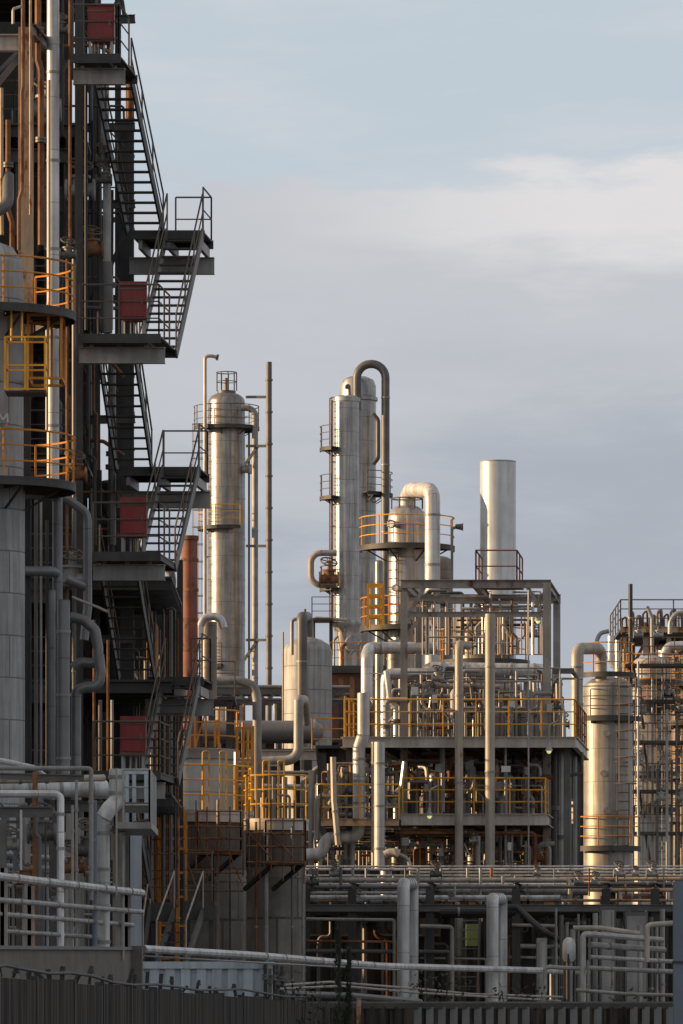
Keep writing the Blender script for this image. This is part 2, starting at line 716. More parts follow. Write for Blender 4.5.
# ------------------------------------------------------------------ shared builders
def column(name, label, cat, px, D, ytop, rpx, mat, head='dome', ybot=None, rings=(), ladders=(), seg=32, group=None, band=2.5,
           profile=None, manholes=(), loc=None):
    """an upright vessel; rings = [(y, outer px, a0deg, a1deg, railmat, deckmat)], ladders = [(angle deg, ytop, ybot, cage)]"""
    c = W(px, HY, D)
    r = rpx * K(D)
    z1 = W(px, ytop, D).z
    z0 = 0.0 if ybot is None else W(px, ybot, D).z
    T = Thing(name, label, cat, (c.x, D, 0 if ybot is None else z0), group)
    s = T.mb()
    h = r * .55
    if profile:
        prof = [(rr * K(D), W(px, yy, D).z) for rr, yy in profile]
        s.lathe(prof, c.x, D, seg)
    else:
        if head == 'dome':
            prof = [(r, z0), (r, z1 - h)] + [(r * math.cos(t * PI / 16), z1 - h + h * math.sin(t * PI / 16)) for t in range(1, 8)] + [(.001, z1)]
        elif head == 'cone':
            prof = [(r, z0), (r, z1 - h), (r * .25, z1), (.001, z1)]
        elif head == 'flat':
            prof = [(r, z0), (r, z1), (.001, z1)]
        else:
            prof = [(r, z0), (r, z1), (r * .96, z1), (r * .96, z1 - 3 * r), (.001, z1 - 3 * r)]
        s.lathe(prof, c.x, D, seg)
        if band:
            n = int((z1 - h - z0) / band)
            for i in range(1, n + 1):
                z = z1 - h - (i - .6) * band
                if z > z0 + .3:
                    s.annulus(c.x, D, z - .035, z + .035, r - .01, r + .018, seg=seg)
    T.part('shell', s, M[mat])
    for (y, orp, a0, a1, rm, dm) in rings:
        z = W(px, y, D).z
        R = orp * K(D)
        A0, A1 = math.radians(a0), math.radians(a1)
        d = T.mb()
        d.annulus(c.x, D, z - .05, z, r + .005, R, A0, A1)
        d.annulus(c.x, D, z - .2, z - .052, R - .03, R - .004, A0, A1)
        nb = max(3, int((A1 - A0) * R / 1.6))
        for i in range(nb):
            a = A0 + (A1 - A0) * (i + .5) / nb
            e = Vector((math.cos(a), math.sin(a), 0))
            d.beam(Vector((c.x, D, z - .12)) + e * r, Vector((c.x, D, z - .12)) + e * (R - .04), .07, .12)
            d.beam(Vector((c.x, D, z - .1)) + e * (R - .2), Vector((c.x, D, z - .1 - (R - r) * .45)) + e * (r + .02), .04, .05)
        dk = T.part('platform', d, M[dm])
        q = T.mb()
        q.ringrail(c.x, D, z, R - .03, A0, A1, r=.026)
        T.part('railing', q, M[rm], dk)
    for (ad, y1, y0, cage) in ladders:
        a = math.radians(ad)
        e = Vector((math.cos(a), math.sin(a), 0))
        t = Vector((-math.sin(a), math.cos(a), 0))
        p = Vector((c.x, D, 0)) + e * (r + .2)
        q = T.mb()
        za, zb = W(px, y0, D).z, W(px, y1, D).z
        q.ladder(p + Vector((0, 0, za)), p + Vector((0, 0, zb)), .5, t, .025, e if cage else None)
        n = max(2, int((zb - za) / 3))
        for i in range(n + 1):
            for sg in (-.25, .25):
                o = Vector((0, 0, za + (zb - za) * i / n)) + t * sg
                q.tube([p + o, p + o - e * .22], .02, 4)
        T.part('ladder', q, M['rail_dark'])
    for (ad, y, rr) in manholes:
        a = math.radians(ad)
        e = Vector((math.cos(a), math.sin(a), 0))
        p = Vector((c.x, D, W(px, y, D).z)) + e * r
        q = T.mb()
        q.tube([p - e * .05, p + e * .28], rr * .85, 14)
        q.disc(p + e * .30, e, rr * 1.1, .07, 16)
        q.disc(p + e * .37, e, rr * 1.1, .05, 16)
        for k in range(10):
            b = 2 * PI * k / 10
            tt = Vector((-e.y, e.x, 0)) * math.cos(b) * rr * .98 + Vector((0, 0, 1)) * math.sin(b) * rr * .98
            q.tube([p + e * .25 + tt, p + e * .44 + tt], .02, 4)
        T.part('manhole', q, M['grey_light'])
    T.c = c
    T.r = r
    T.D = D
    return T


def pipe(label, pts, rpx, mat, fillet=2.6, name='process_pipe', flanges=(), group=None, seg=None, cat='pipe', raw=False, rm=None, hangers=0):
    """pts in pixels+distance (or world points if raw); rpx radius in pixels at the first point's distance"""
    P = [Vector(p) for p in pts] if raw else [W(*p) for p in pts]
    r = rm if rm else rpx * K(pts[0][2])
    s = MB()
    jack = mat in ('white', 'galv') and r > .1
    s.tube(P, r, 36 if jack else seg or (14 if r > .12 else 9), fillet * r, n=5 if jack else 6)
    sh = 12 if jack else 38
    if not flanges and not hangers:
        return tag(s.build(name, M[mat], sharp=sh), label, cat, group)
    zb = min(p.z for p in P)
    T = Thing(name, label, cat, (P[0].x, P[0].y, zb), group)
    T.part('pipe_run', s, M[mat], sharp=sh)
    for (i, t) in flanges:
        a, b = P[i], P[i + 1]
        c = a.lerp(b, t)
        d = (b - a).normalized()
        q = T.mb()
        q.disc(c - d * .035, d, r * 1.0 + .07, .055, 14)
        q.disc(c + d * .035, d, r * 1.0 + .07, .055, 14)
        T.part('flange', q, M['steel_mid'])
    if hangers:
        for i in range(hangers):
            k = max(range(len(P) - 1), key=lambda j: (P[j + 1] - P[j]).length)
            c = P[k].lerp(P[k + 1], (i + .5) / hangers)
            d = (P[k + 1] - P[k]).normalized()
            q = T.mb()
            q.disc(c, d, r + .012 + r * .04, .05 + r * .1, 14)
            T.part('clamp', q, M['grey'])
    return T


def valve(label, p, r, mat='grey', axis=(1, 0, 0), group=None, wheel_mat='rail_dark'):
    p = Vector(p)
    a = Vector(axis).normalized()
    T = Thing('gate_valve', label, 'valve', (p.x, p.y, p.z - r), group)
    q = T.mb()
    q.tube([p - a * r * 1.6, p - a * r * .6, p, p + a * r * .6, p + a * r * 1.6], r * .8, 10)
    for k in (-1.6, 1.6):
        q.disc(p + a * r * k, a, r * 1.3, r * .3, 12)
    q.tube([p, p + Vector((0, 0, r * 1.5))], r * .95, 10)
    q.disc(p + Vector((0, 0, r * 1.5)), (0, 0, 1), r * 1.25, r * .3, 12)
    q.tube([p, p + Vector((0, 0, r * 3.2))], r * .3, 8)
    T.part('valve_body', q, M[mat])
    w = T.mb()
    w.wheel(p + Vector((0, 0, r * 3.0)), (0.25, -.6, 1), r * 1.5, max(.018, r * .14))
    T.part('handwheel', w, M[wheel_mat])
    return T


def frame_thing(name, label, cat, loc, posts, beams, braces=(), mat='steel_dark', group=None):
    """posts [(px,D,ytop,ybot|None,wpx)], beams [(p,q,h,w)] in pixel points"""
    T = Thing(name, label, cat, loc, group)
    for (px, D, y1, y0, w) in posts:
        a = W(px, y1, D)
        b = W(px, y0, D) if y0 is not None else Vector((a.x, D, 0))
        q = T.mb()
        wm = w * K(D)
        q.ibeam(b, a, wm, wm, up=(0, 1, 0), t=max(.02, wm * .1))
        T.part('post', q, M[mat])
    for (p, q_, h, w) in beams:
        q = T.mb()
        q.ibeam(W(*p), W(*q_), h, w)
        T.part('beam', q, M[mat])
    for (p, q_, w) in braces:
        q = T.mb()
        q.beam(W(*p), W(*q_), w, w)
        T.part('brace', q, M[mat])
    return T


# ------------------------------------------------------------------ the stair tower
DP0, DP1, DL0, DL1 = 136.0, 139.0, 142.3, 144.1
SH = .10
st = Thing('stair_tower', 'tall dark steel stair tower with zigzag flights and cantilevered landings', 'stair tower', (W(110, HY, 138).x, 138, 0))


def sx(p, D0):
    """lean the depth axis to the right, as the plant stands a little turned"""
    return Vector((p.x + SH * (p.y - D0), p.y, p.z))


def rect_deck(T, name, xa, xb, y0, y1, z, ref, th=.12, mat='deck', parent=None):
    q = MB((ref, SH))
    q.box((xa, y0, z - .04), (xb, y1, z))
    for k in range(int((xb - xa) / .8) + 1):
        x = min(xa + .05 + k * .8, xb - .05)
        q.box((x - .035, y0 + .02, z - .16), (x + .035, y1 - .02, z - .042))
    q.box((xa - .02, y0 - .03, z - .2), (xb + .02, y0 - .002, z + .03))
    q.box((xa - .02, y1 + .002, z - .2), (xb + .02, y1 + .03, z + .03))
    return T.part(name, q, M[mat], parent)


plats = [(55, 72, 120), (335, 78, 160), (553, 92, 160), (772, 92, 160)]
lands = [(231.5, 132, 204), (468, 120, 200), (678, 148, 203)]
PZ = [W(0, p[0], DP0).z for p in plats]
LZ = [W(0, l[0], DL0).z for l in lands]
box_px = [(87.5, 114, 3, 41), (120, 146.5, 281, 320), (120, 146.5, 497, 537), (120, 145.5, 716, 755)]
for i, (y, xa, xb) in enumerate(plats):
    z = PZ[i]
    a, b = W(xa, y, DP0).x, W(xb, y, DP0).x
    pl = rect_deck(st, 'platform', a, b, DP0, DP1, z, DP0)
    q = MB((DP0, SH))
    if i == 0:
        q.railing([(a + .02, DP0 + .02, z), (b - .03, DP0 + .02, z)], 1.25, mids=2)
        q.railing([(b - .03, DP0 + .02, z), (b - .03, DP1 - 1.2, z)], 1.25, mids=2)
    else:
        q.railing([(a + .02, DP0 + .02, z), (b - .03, DP0 + .02, z)], 1.25, mids=2)
        q.railing([(b - .03, DP0 + .02, z), (b - .03, DP1 - 1.0, z)], 1.25, mids=2)
    st.part('railing', q, M['rail_dark'], pl)
    # deep carrying beam along the back edge
    q = MB((DP0, SH))
    off = .26
    yb = DP0 + .55
    q.box((a - .05, yb, z - off - .36), (b + .05, yb + .02, z - off))
    q.box((a - .05, yb - .1, z - off - .38), (b + .05, yb + .12, z - off - .362))
    q.box((a - .05, yb - .1, z - off + .002), (b + .05, yb + .12, z - off + .02))
    for k in range(3):
        x = a + (b - a) * (k + .3) / 3
        q.box((x, yb, z - off + .021), (x + .1, yb + .1, z - .165))
    st.part('carrying_beam', q, M['grey'])
    # red cabinet on the railing
    u0, u1, v0, v1 = box_px[i]
    A, B = W(u0, v1, DP0), W(u1, v0, DP0)
    c = Thing('cabinet', ['dark red cabinet on the topmost platform of the stair tower', 'faded red cabinet on the stair tower, level with the upper yellow ring platform',
                          'faded red cabinet on the stair tower just under the middle landing',
                          'deep red cabinet on the lowest platform of the stair tower'][i], 'cabinet', ((A.x + B.x) / 2, DP0 + .5, z), 'red cabinets on the stair tower')
    q = c.mb()
    q.box((A.x, DP0 + .06, A.z), (B.x, DP0 + .48, B.z))
    c.part('housing', q, M['red'])
    q = c.mb()
    q.box((A.x + .05, DP0 + .035, A.z + .1), (B.x - .05, DP0 + .0585, B.z - .24))
    dr = c.part('door', q, M['red'])
    q = c.mb()
    q.box((B.x - .13, DP0 + .005, (A.z + B.z) / 2 - .1), (B.x - .1, DP0 + .034, (A.z + B.z) / 2 + .06))
    c.part('handle', q, M['steel_mid'], dr)
    for zz in (A.z + .02, B.z - .2):
        q = c.mb()
        q.box((A.x - .015, DP0 + .045, zz), (B.x + .015, DP0 + .058, zz + .04))
        c.part('clamp_strip', q, M['rail_dark'])
    q = c.mb()
    for x in (A.x + .06, B.x - .06):
        for yy in (DP0 + .1, DP0 + .44):
            q.box((x - .03, yy - .03, z), (x + .03, yy + .03, A.z))
    for k in range(4):
        x = A.x + .1 + k * (B.x - A.x - .2) / 3
        q.tube([(x, DP0 + .25, A.z), (x, DP0 + .25, z + .02)], .028, 6)
    c.part('stand', q, M['grey_light'])

for i, (y, xa, xb) in enumerate(lands):
    z = LZ[i]
    a, b = W(xa, y, DL0).x, W(xb, y, DL0).x
    pl = rect_deck(st, 'landing', a, b, DL0, DL1, z, DL0)
    q = MB((DL0, SH))
    q.railing([(b - .03, DL0 + .05, z), (b - .03, DL1 - .03, z)], 1.15, mids=1, sp=2.0)
    q.railing([(b - .03, DL1 - .03, z), (a + (.9 if i else .9), DL1 - .03, z)], 1.15, mids=1, sp=1.0)
    st.part('railing', q, M['rail_grey'], pl)
    q = MB((DL0, SH))
    q.box((a - .3, DL1 - .12, z - .86), (b + .06, DL1 - .1, z - .46))
    q.box((a - .3, DL1 - .22, z - .88), (b + .06, DL1, z - .862))
    q.box((a - .3, DL1 - .22, z - .458), (b + .06, DL1, z - .44))
    for x in (a + .2, (a + b) / 2, b - .12):
        q.box((x - .05, DL0 + .1, z - .44), (x + .05, DL1 - .02, z - .202))
    st.part('cantilever_beam', q, M['grey'])


def flight(p_top, p_bot, w, mat='steel_dark', rails=(-1, 1), up_rail=True):
    """stringers, treads and handrails of one flight; p_* are world points of the flight's centre line, treads lie along x"""
    p_top, p_bot = Vector(p_top), Vector(p_bot)
    q = st.mb()
    ex = Vector((1, 0, 0))
    for sgn in (-1, 1):
        q.beam(p_top + ex * sgn * w / 2, p_bot + ex * sgn * w / 2, .05, .27)
    fl = st.part('stair_flight', q, M[mat])
    H = p_top.z - p_bot.z
    n = max(4, int(H / .225))
    for i in range(1, n):
        c = p_top.lerp(p_bot, i / n)
        t = st.mb()
        t.box((c.x - w / 2 + .026, c.y - .13, c.z - .035), (c.x + w / 2 - .026, c.y + .13, c.z))
        st.part('tread', t, M['deck'], fl)
    for sgn in rails:
        h = st.mb()
        o = ex * sgn * (w / 2)
        u = Vector((0, 0, 1.0))
        h.tube([p_top + o + u, p_bot + o + u], .025, 5)
        h.tube([p_top + o + u * .5, p_bot + o + u * .5], .02, 5)
        m = max(2, int((p_top - p_bot).length / 1.3))
        for i in range(m + 1):
            c = p_top.lerp(p_bot, i / m) + o
            h.tube([c, c + u], .022, 5)
        st.part('handrail', h, M['rail_dark'], fl)
    return fl


# flights that fall away from the viewer (platform -> landing), then back towards him (landing -> platform)
kA = K(DP1)
fa = [(113, 145.5), (116, 134), (118, 137)]
for i in range(3):
    pt = W(fa[i][0], HY, DP1)
    pb = W(fa[i][1], HY, DL0)
    flight((pt.x, DP1 + .05, PZ[i] - .03), (pb.x, DL0 - .03, LZ[i] - .03), .92)
fb = [(185, 158), (181, 157), (182, 160)]
for i in range(3):
    pt = W(fb[i][0], HY, DL0)
    pb = W(fb[i][1], HY, DP1)
    flight((pt.x, DL0 - .04, LZ[i] - .03), (pb.x, DP1 - .1, PZ[i + 1] - .12), .92, 'steel_mid')
# lowest flight, below the last platform
flight((W(113, HY, DP1).x, DP1 + .05, PZ[3] - .03), (W(133, HY, DL0).x, DL0 - .03, 5.2), .92)
# carrying posts
for (px, D, y1, w) in [(79, 139.3, -60, 8), (97, 144.4, -60, 6), (127, 145.6, 120, 13), (84, 146.5, -60, 7), (118, 147.5, -60, 6)]:
    a = W(px, y1, D)
    q = st.mb()
    q.ibeam((a.x, D, 0), a, w * K(D), w * K(D), up=(0, 1, 0))
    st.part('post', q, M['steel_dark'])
for y in (20, 128, 205, 300, 352, 420, 520, 575, 640, 700, 790):
    q = st.mb()
    q.ibeam(W(75, y, 144.6), W(135, y - 1, 145.0), .22, .14)
    st.part('cross_beam', q, M['steel_dark'])
    q = st.mb()
    q.ibeam(W(79, y + 4, 139.6), W(84, y + 18, 146.3), .2, .14)
    st.part('cross_beam', q, M['steel_dark'])
for (a, b) in [((79, 60, 144.5), (125, 200, 144.5)), ((125, 230, 145), (79, 350, 145)), ((79, 430, 144.6), (125, 560, 144.6))]:
    q = st.mb()
    q.beam(W(*a), W(*b), .09, .09)
    st.part('brace', q, M['steel_dark'])

# ------------------------------------------------------------------ the open process frame behind and left of the stairs
pf = Thing('open_steelwork', 'dark open steel frame full of equipment behind the stair tower', 'steel frame', (W(30, HY, 146).x, 146, 0))
for (px, D, w) in [(-32, 141, 8), (68, 144, 7), (-30, 149.5, 8), (30, 150, 8), (92, 150.5, 7), (146, 152.5, 7), (180, 153.0, 6)]:
    top = -90 if px < 100 else 560
    a = W(px, top, D)
    q = pf.mb()
    q.ibeam((a.x, D, 0), a, w * K(D), w * K(D), up=(0, 1, 0))
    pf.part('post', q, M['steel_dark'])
for y in (-20, 150, 330, 470, 590, 690, 800):
    z = W(0, y, 146).z
    q = pf.mb()
    x0 = W(-60, HY, 146).x
    x1 = W(92 if y < 560 else 178, HY, 147).x
    q.box((x0, 141.6, z - .06), (x1, 150.6, z))
    for k in range(7):
        yy = 141.8 + k * 1.4
        q.box((x0, yy - .06, z - .34), (x1, yy + .06, z - .062))
    pf.part('floor', q, M['deck'])
    q = pf.mb()
    q.railing([(x0, 141.7, z), (W(70, HY, 141).x, 141.7, z)], 1.1)
    pf.part('railing', q, M['rail_dark'])
    q = pf.mb()
    q.ibeam(W(-32, y + 6, 141.2), W(70, y + 6, 141.2), .36, .2)
    pf.part('beam', q, M['steel_dark'])
for (a, b) in [((-30, 100, 141.3), (30, 40, 141.3)), ((30, 110, 141.3), (75, 55, 141.5)), ((68, 60, 144), (28, 150, 144)),
               ((30, 340, 149), (92, 470, 149)), ((92, 600, 149), (146, 690, 150)), ((30, 600, 149), (92, 690, 149))]:
    q = pf.mb()
    q.beam(W(*a), W(*b), .1, .1)
    pf.part('brace', q, M['steel_mid'])
# black sheets added to darken the back; an unseen end sheet blocks the sun
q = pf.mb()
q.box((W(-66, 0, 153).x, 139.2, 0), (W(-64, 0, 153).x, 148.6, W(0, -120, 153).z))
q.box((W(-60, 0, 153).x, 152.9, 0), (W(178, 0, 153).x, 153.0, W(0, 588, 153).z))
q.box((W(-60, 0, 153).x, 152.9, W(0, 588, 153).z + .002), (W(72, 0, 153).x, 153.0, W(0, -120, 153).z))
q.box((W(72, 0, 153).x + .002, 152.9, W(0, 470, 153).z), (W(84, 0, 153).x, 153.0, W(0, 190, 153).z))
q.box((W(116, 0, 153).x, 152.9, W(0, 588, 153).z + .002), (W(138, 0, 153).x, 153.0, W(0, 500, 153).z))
pf.part('shade_sheet', q, M['black'])

# dark drums standing on the frame's floors
for i, (px, D, y1, y0, r, lb) in enumerate([
        (48, 147, 250, 326, 15, 'dark upright drum on the frame floor behind the yellow ring platform'),
        (104, 148.2, 215, 326, 7, 'slim dark drum glimpsed behind the upper stair flight'),
        (45, 147, 395, 465, 17, 'wide dark drum behind the lower yellow ring platform'),
        (108, 148.2, 480, 586, 12, 'dark upright drum behind the middle red cabinet'),
        (50, 147, 30, 146, 14, 'dark upright drum at the top behind the white standpipe'),
        (110, 148.5, 610, 686, 15, 'dark drum behind the second flight from the bottom'),
        (55, 147, 610, 686, 20, 'wide dark drum behind the looped grey pipes')]):
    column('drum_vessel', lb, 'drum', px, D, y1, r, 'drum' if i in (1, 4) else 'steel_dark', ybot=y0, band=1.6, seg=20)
# far cladding column seen between stairs, rust brown
column('column_vessel', 'slim rust brown vessel seen through the treads of the upper stair flight', 'process vessel', 130, 150, 66, 4.2, 'rust', band=1.0, seg=20)

# ------------------------------------------------------------------ left white column with yellow ring platforms
lc = column('column_vessel', 'pale panelled column at left edge with two yellow railed ring platforms', 'process vessel', -12, 131, 240, 37, 'clad_matte', band=2.4, seg=40,
            rings=[(313, 88, -178, 60, 'orange', 'deck'), (484, 88, -178, 60, 'orange', 'deck')],
            profile=[(37, 1099), (37, 490), (35.5, 482), (35.5, 300), (34, 262), (25, 248), (10, 242), (.01, 241)])
# hanging inspection cage
cg = Thing('inspection_cage', 'small yellow box cage hung on the left column between ring platforms', 'cage', (W(27, 392, 129.5).x, 129.6, W(0, 392, 129.5).z))
q = cg.mb()
u0, u1, zb, zt = W(6, 0, 129).x, W(46, 0, 129).x, W(0, 391, 129).z, W(0, 339, 129).z
for x in (u0, (u0 + u1) / 2, u1):
    for y in (128.6, 129.6):
        q.box((x - .024, y - .024, zb), (x + .024, y + .024, zt))
for z in (zb, (zb + zt) / 2 - .05, zt):
    for y in (128.6, 129.6):
        q.box((u0 - .02, y - .02, z - .02), (u1 + .02, y + .02, z + .02))
    for x in (u0, u1):
        q.box((x - .021, 128.6, z - .019), (x + .021, 129.6, z + .019))
cg.part('cage_frame', q, M['yellow'])
q = cg.mb()
q.box((u0, 128.65, zb - .07), (u1, 129.58, zb - .032))
cg.part('floor_plate', q, M['deck'])
q = cg.mb()
for x in (u0 + .1, u0 + .35):
    q.tube([(x, 129.4, zt), (x, 129.4, W(0, 308, 129.4).z)], .03, 6)
cg.part('hanger', q, M['yellow'])
cg2 = Thing('inspection_cage', 'tall rusty cage round the white standpipe below the upper ring platform', 'cage', (W(53, 383, 131).x, 131, W(0, 383, 131).z))
q = cg2.mb()
u0, u1, zb, zt = W(30, 0, 131).x, W(63, 0, 131).x, W(0, 382, 131).z, W(0, 319, 131).z
for x in (u0, W(50, 0, 131).x, u1):
    q.box((x - .03, 130.2, zb), (x + .03, 130.26, zt))
    q.box((x - .03, 131.7, zb), (x + .03, 131.76, zt))
for z in (zb, zt):
    q.box((u0 - .03, 130.19, z - .03), (u1 + .03, 130.27, z + .03))
    q.box((u0 - .03, 131.69, z - .03), (u1 + .03, 131.77, z + .03))
    for x in (u0, u1):
        q.box((x - .031, 130.2, z - .029), (x + .031, 131.7, z + .029))
cg2.part('cage_frame', q, M['orange'])
# letter mark on the column
mk = Thing('painted_mark', 'white letter mark with green and yellow below on the left column', 'emblem', (W(5, 430, 131).x, 130.3, W(0, 430, 131).z))


def oncol(px, py, off=.012):
    x = W(px, 0, 131).x
    cx = W(-12, 0, 131).x
    r = 35.5 * K(131) + off
    return Vector((x, 131 - math.sqrt(max(.0001, r * r - (x - cx) ** 2)), W(0, py, 131).z))


def strip(mbx, pts, wpx):
    for (a, b) in zip(pts, pts[1:]):
        m = 5
        for i in range(m):
            t0, t1 = i / m, (i + 1) / m
            qs = []
            for t, dx in ((t0, -wpx / 2), (t0, wpx / 2), (t1, wpx / 2), (t1, -wpx / 2)):
                qs.append(oncol(a[0] + (b[0] - a[0]) * t + dx, a[1] + (b[1] - a[1]) * t))
            mbx.add(qs, [(0, 1, 2, 3)])


q = mk.mb()
strip(q, [(1.0, 425.5), (1.2, 416.5)], 1.8)
strip(q, [(1.2, 416.6), (5, 423.5)], 2.0)
strip(q, [(5, 423.5), (9, 416.6)], 2.0)
strip(q, [(9, 416.5), (9.6, 425.5)], 1.8)
mk.part('letter', q, M['signwhite'])
q = mk.mb()
strip(q, [(1.5, 427), (5, 430.5)], 2)
mk.part('green_stroke', q, M['green'])
q = mk.mb()
strip(q, [(7, 429), (9.4, 427)], 1.6)
mk.part('yellow_stroke', q, M['yellow'])

# ------------------------------------------------------------------ uprights and pipes on the left
T = Thing('rusty_stanchion', 'heavily rusted cream steel stanchion at the upper left', 'stanchion', (W(26, HY, 133).x, 133, 0))
q = T.mb()
a, b = W(26, 28, 133), W(26, 1000, 133)
q.ibeam((a.x, 133, W(0, 335, 133).z), a, 12 * K(133), 15 * K(133), up=(0, 1, 0), t=.04)
T.part('upright', q, M['rust_cream'])
q = T.mb()
q.ibeam((a.x, 133, 0), (a.x, 133, W(0, 335.2, 133).z), 9 * K(133), 9 * K(133), up=(0, 1, 0), t=.04)
T.part('lower_upright', q, M['steel_dark'])
q = T.mb()
q.ibeam(W(-40, 43, 133), W(20, 43, 133), .40, .24)
T.part('head_beam', q, M['deck_edge'])
q = T.mb()
q.ibeam(W(32, 30, 133), W(52, 54, 139), .3, .2)
T.part('side_beam', q, M['steel_mid'])
q = T.mb()
q.beam(W(-14, 98, 133.2), W(21, 55, 133.2), .14, .14)
T.part('knee_brace', q, M['steel_mid'])
pipe('thin rust orange pipe strapped to the rusted stanchion', [(23, -30, 132.6), (23, 86, 132.6), (22, 92, 132.6), (22, 190, 132.6), (19, 200, 132.6), (19, 250, 132.6)], 2.0, 'rust')
pipe('fat rust brown pipe at the top left between stanchion and standpipe', [(38, -40, 134.5), (38, 60, 134.5), (41, 70, 134.5), (41, 245, 134.5)], 3.2, 'rust', flanges=[(0, .7), (2, .4)])
pipe('rust streaked pipe low in the top left corner', [(8, 120, 134), (8, 210, 134), (12, 222, 134), (12, 252, 134)], 2.6, 'rust', flanges=[(0, .5)])
pipe('thin cream rusty pipe beside the rusted stanchion top', [(30.5, -30, 132.7), (30.5, 215, 132.7)], 1.4, 'rust_cream')
pipe('thick white standpipe with sunlit left side rising past the ring platforms', [(53, -60, 136), (53, 470, 136), (53, 487, 136)], 6.2, 'white', hangers=6)
pipe('slim cream standpipe hugging the thick white standpipe', [(49, 80, 135.2), (49, 300, 135.2), (47, 310, 135.2), (47, 430, 135.2)], 1.6, 'cream')
pipe('small cream hooked vent pipe at the upper left corner', [(13, 24, 132), (13, 9, 132), (22, 6, 132.3)], 1.4, 'cream')
pipe('short pale pipe at the left edge near the top', [(1.5, 88, 131.5), (1.5, 205, 131.5), (2, 235, 131.5)], 1.9, 'rust_cream')
pipe('grey column nozzle elbow pipe over the upper ring platform', [(-10, 246, 131), (-10, 215, 131), (8, 205, 131.2), (8, 175, 131.6)], 6, 'steel_mid')
pipe('grey pipe dropping beside the white standpipe under the upper ring', [(74, 250, 138), (74, 470, 138), (74, 700, 138)], 2.2, 'steel_mid', hangers=4)
pipe('brown thin pipe beside the stair tower corner post', [(70, -40, 137.6), (70, 240, 137.6), (67, 262, 137.2), (67, 780, 137.2)], 1.5, 'rust')
pipe('shade blackened riser between white standpipe and stair tower', [(86, 60, 138.8), (86, 330, 138.8)], 1.6, 'black')  # black tone makes this sunlit riser as dark as shade
pipe('silver crooked riser left of the topmost stair flight', [(105, 60, 141), (105, 150, 141), (107, 175, 141), (107, 265, 141), (109, 280, 141), (109, 330, 141)], 4.2, 'grey_light', flanges=[(4, .1)])
pipe('thick dark riser behind the upper red cabinet', [(107, 262, 139.6), (107, 333, 139.6)], 5.5, 'steel_mid')
pipe('dark riser left of the second stair landing', [(112, 350, 143.5), (112, 545, 143.5)], 4, 'steel_mid', flanges=[(0, .6)])

# pipes low on the left, in front of the dark frame
pipe('fat grey horizontal pipe leaving the left column under the lower ring', [(12, 494, 131.5), (52, 494, 133), (57.5, 494, 133.4), (57.5, 800, 133.4)], 5.2, 'pipe_dark')
pipe('fat grey pipe bending from the column down behind its neighbour', [(50, 493, 134.5), (68, 500, 134.5), (85, 512, 134.5), (87.5, 520, 134.5), (87.5, 608, 134.5), (84, 640, 134.5)], 4.6, 'pipe_dark', 2.2)
pipe('grey cross pipe from the pale column to the risers', [(22, 571, 132.4), (52, 571, 133), (56, 573, 133.2)], 5.0, 'pipe_dark')
pipe('slanting grey cross pipe between the two fat risers', [(64, 578, 134), (88, 588, 134.6)], 5.0, 'pipe_dark')
pipe('tall silver riser with sleeve left of the pipe loops', [(63.5, 600, 131.8), (63.5, 790, 131.8)], 6.6, 'pipe_dark', hangers=3)
pipe('thin pale riser in the dark bay by the pale column', [(52, 590, 132.2), (52, 800, 132.2)], 3.4, 'pipe_dark')
pipe('upper expansion loop of fat grey pipe left of the stairs', [(70, 617, 133), (84, 620, 133), (95, 630, 133), (98, 648, 133), (98, 664, 133), (80, 662, 133), (73, 668, 133)], 5.2, 'pipe_dark', 1.7)
pipe('lower expansion loop of fat grey pipe left of the stairs', [(99, 655, 132.4), (101, 672, 132.4), (99, 686, 132.4), (86, 687, 132.4), (76, 690, 132.4), (76, 800, 132.4)], 5.2, 'pipe_dark', 1.6)
pipe('dark crooked pipe above the pipe loops', [(72, 597, 132), (84, 602, 132), (97, 607, 132), (108, 612, 132)], 1.4, 'rust_grey')
for i, (x, y0, y1, r, D, m) in enumerate([(30, 490, 800, 1.5, 137, 'steel_dark'), (36, 500, 800, 2.0, 137.5, 'steel_mid'), (41, 500, 800, 1.2, 136.5, 'grey'), (47, 520, 800, 1.6, 138, 'steel_dark'),
                                          (94, 620, 800, 1.4, 138.5, 'rust'), (100, 700, 800, 2.0, 138, 'steel_mid'), (108, 640, 790, 1.4, 138.6, 'rust'), (112, 700, 800, 1.5, 138.8, 'rust_grey')]):
    pipe('thin %s riser in the dark bay, %s from the pale column' % ({'rust': 'rusty', 'grey': 'grey', 'steel_mid': 'dark', 'orange': 'orange', 'rust_grey': 'blotchy', 'steel_dark': 'shade toned'}[m], ORD[i]),
         [(x, y0, D), (x, y1, D), (x, 900, D)], r, m, name='riser_pipe', group='thin risers in the dark bay')
rr = random.Random(5)
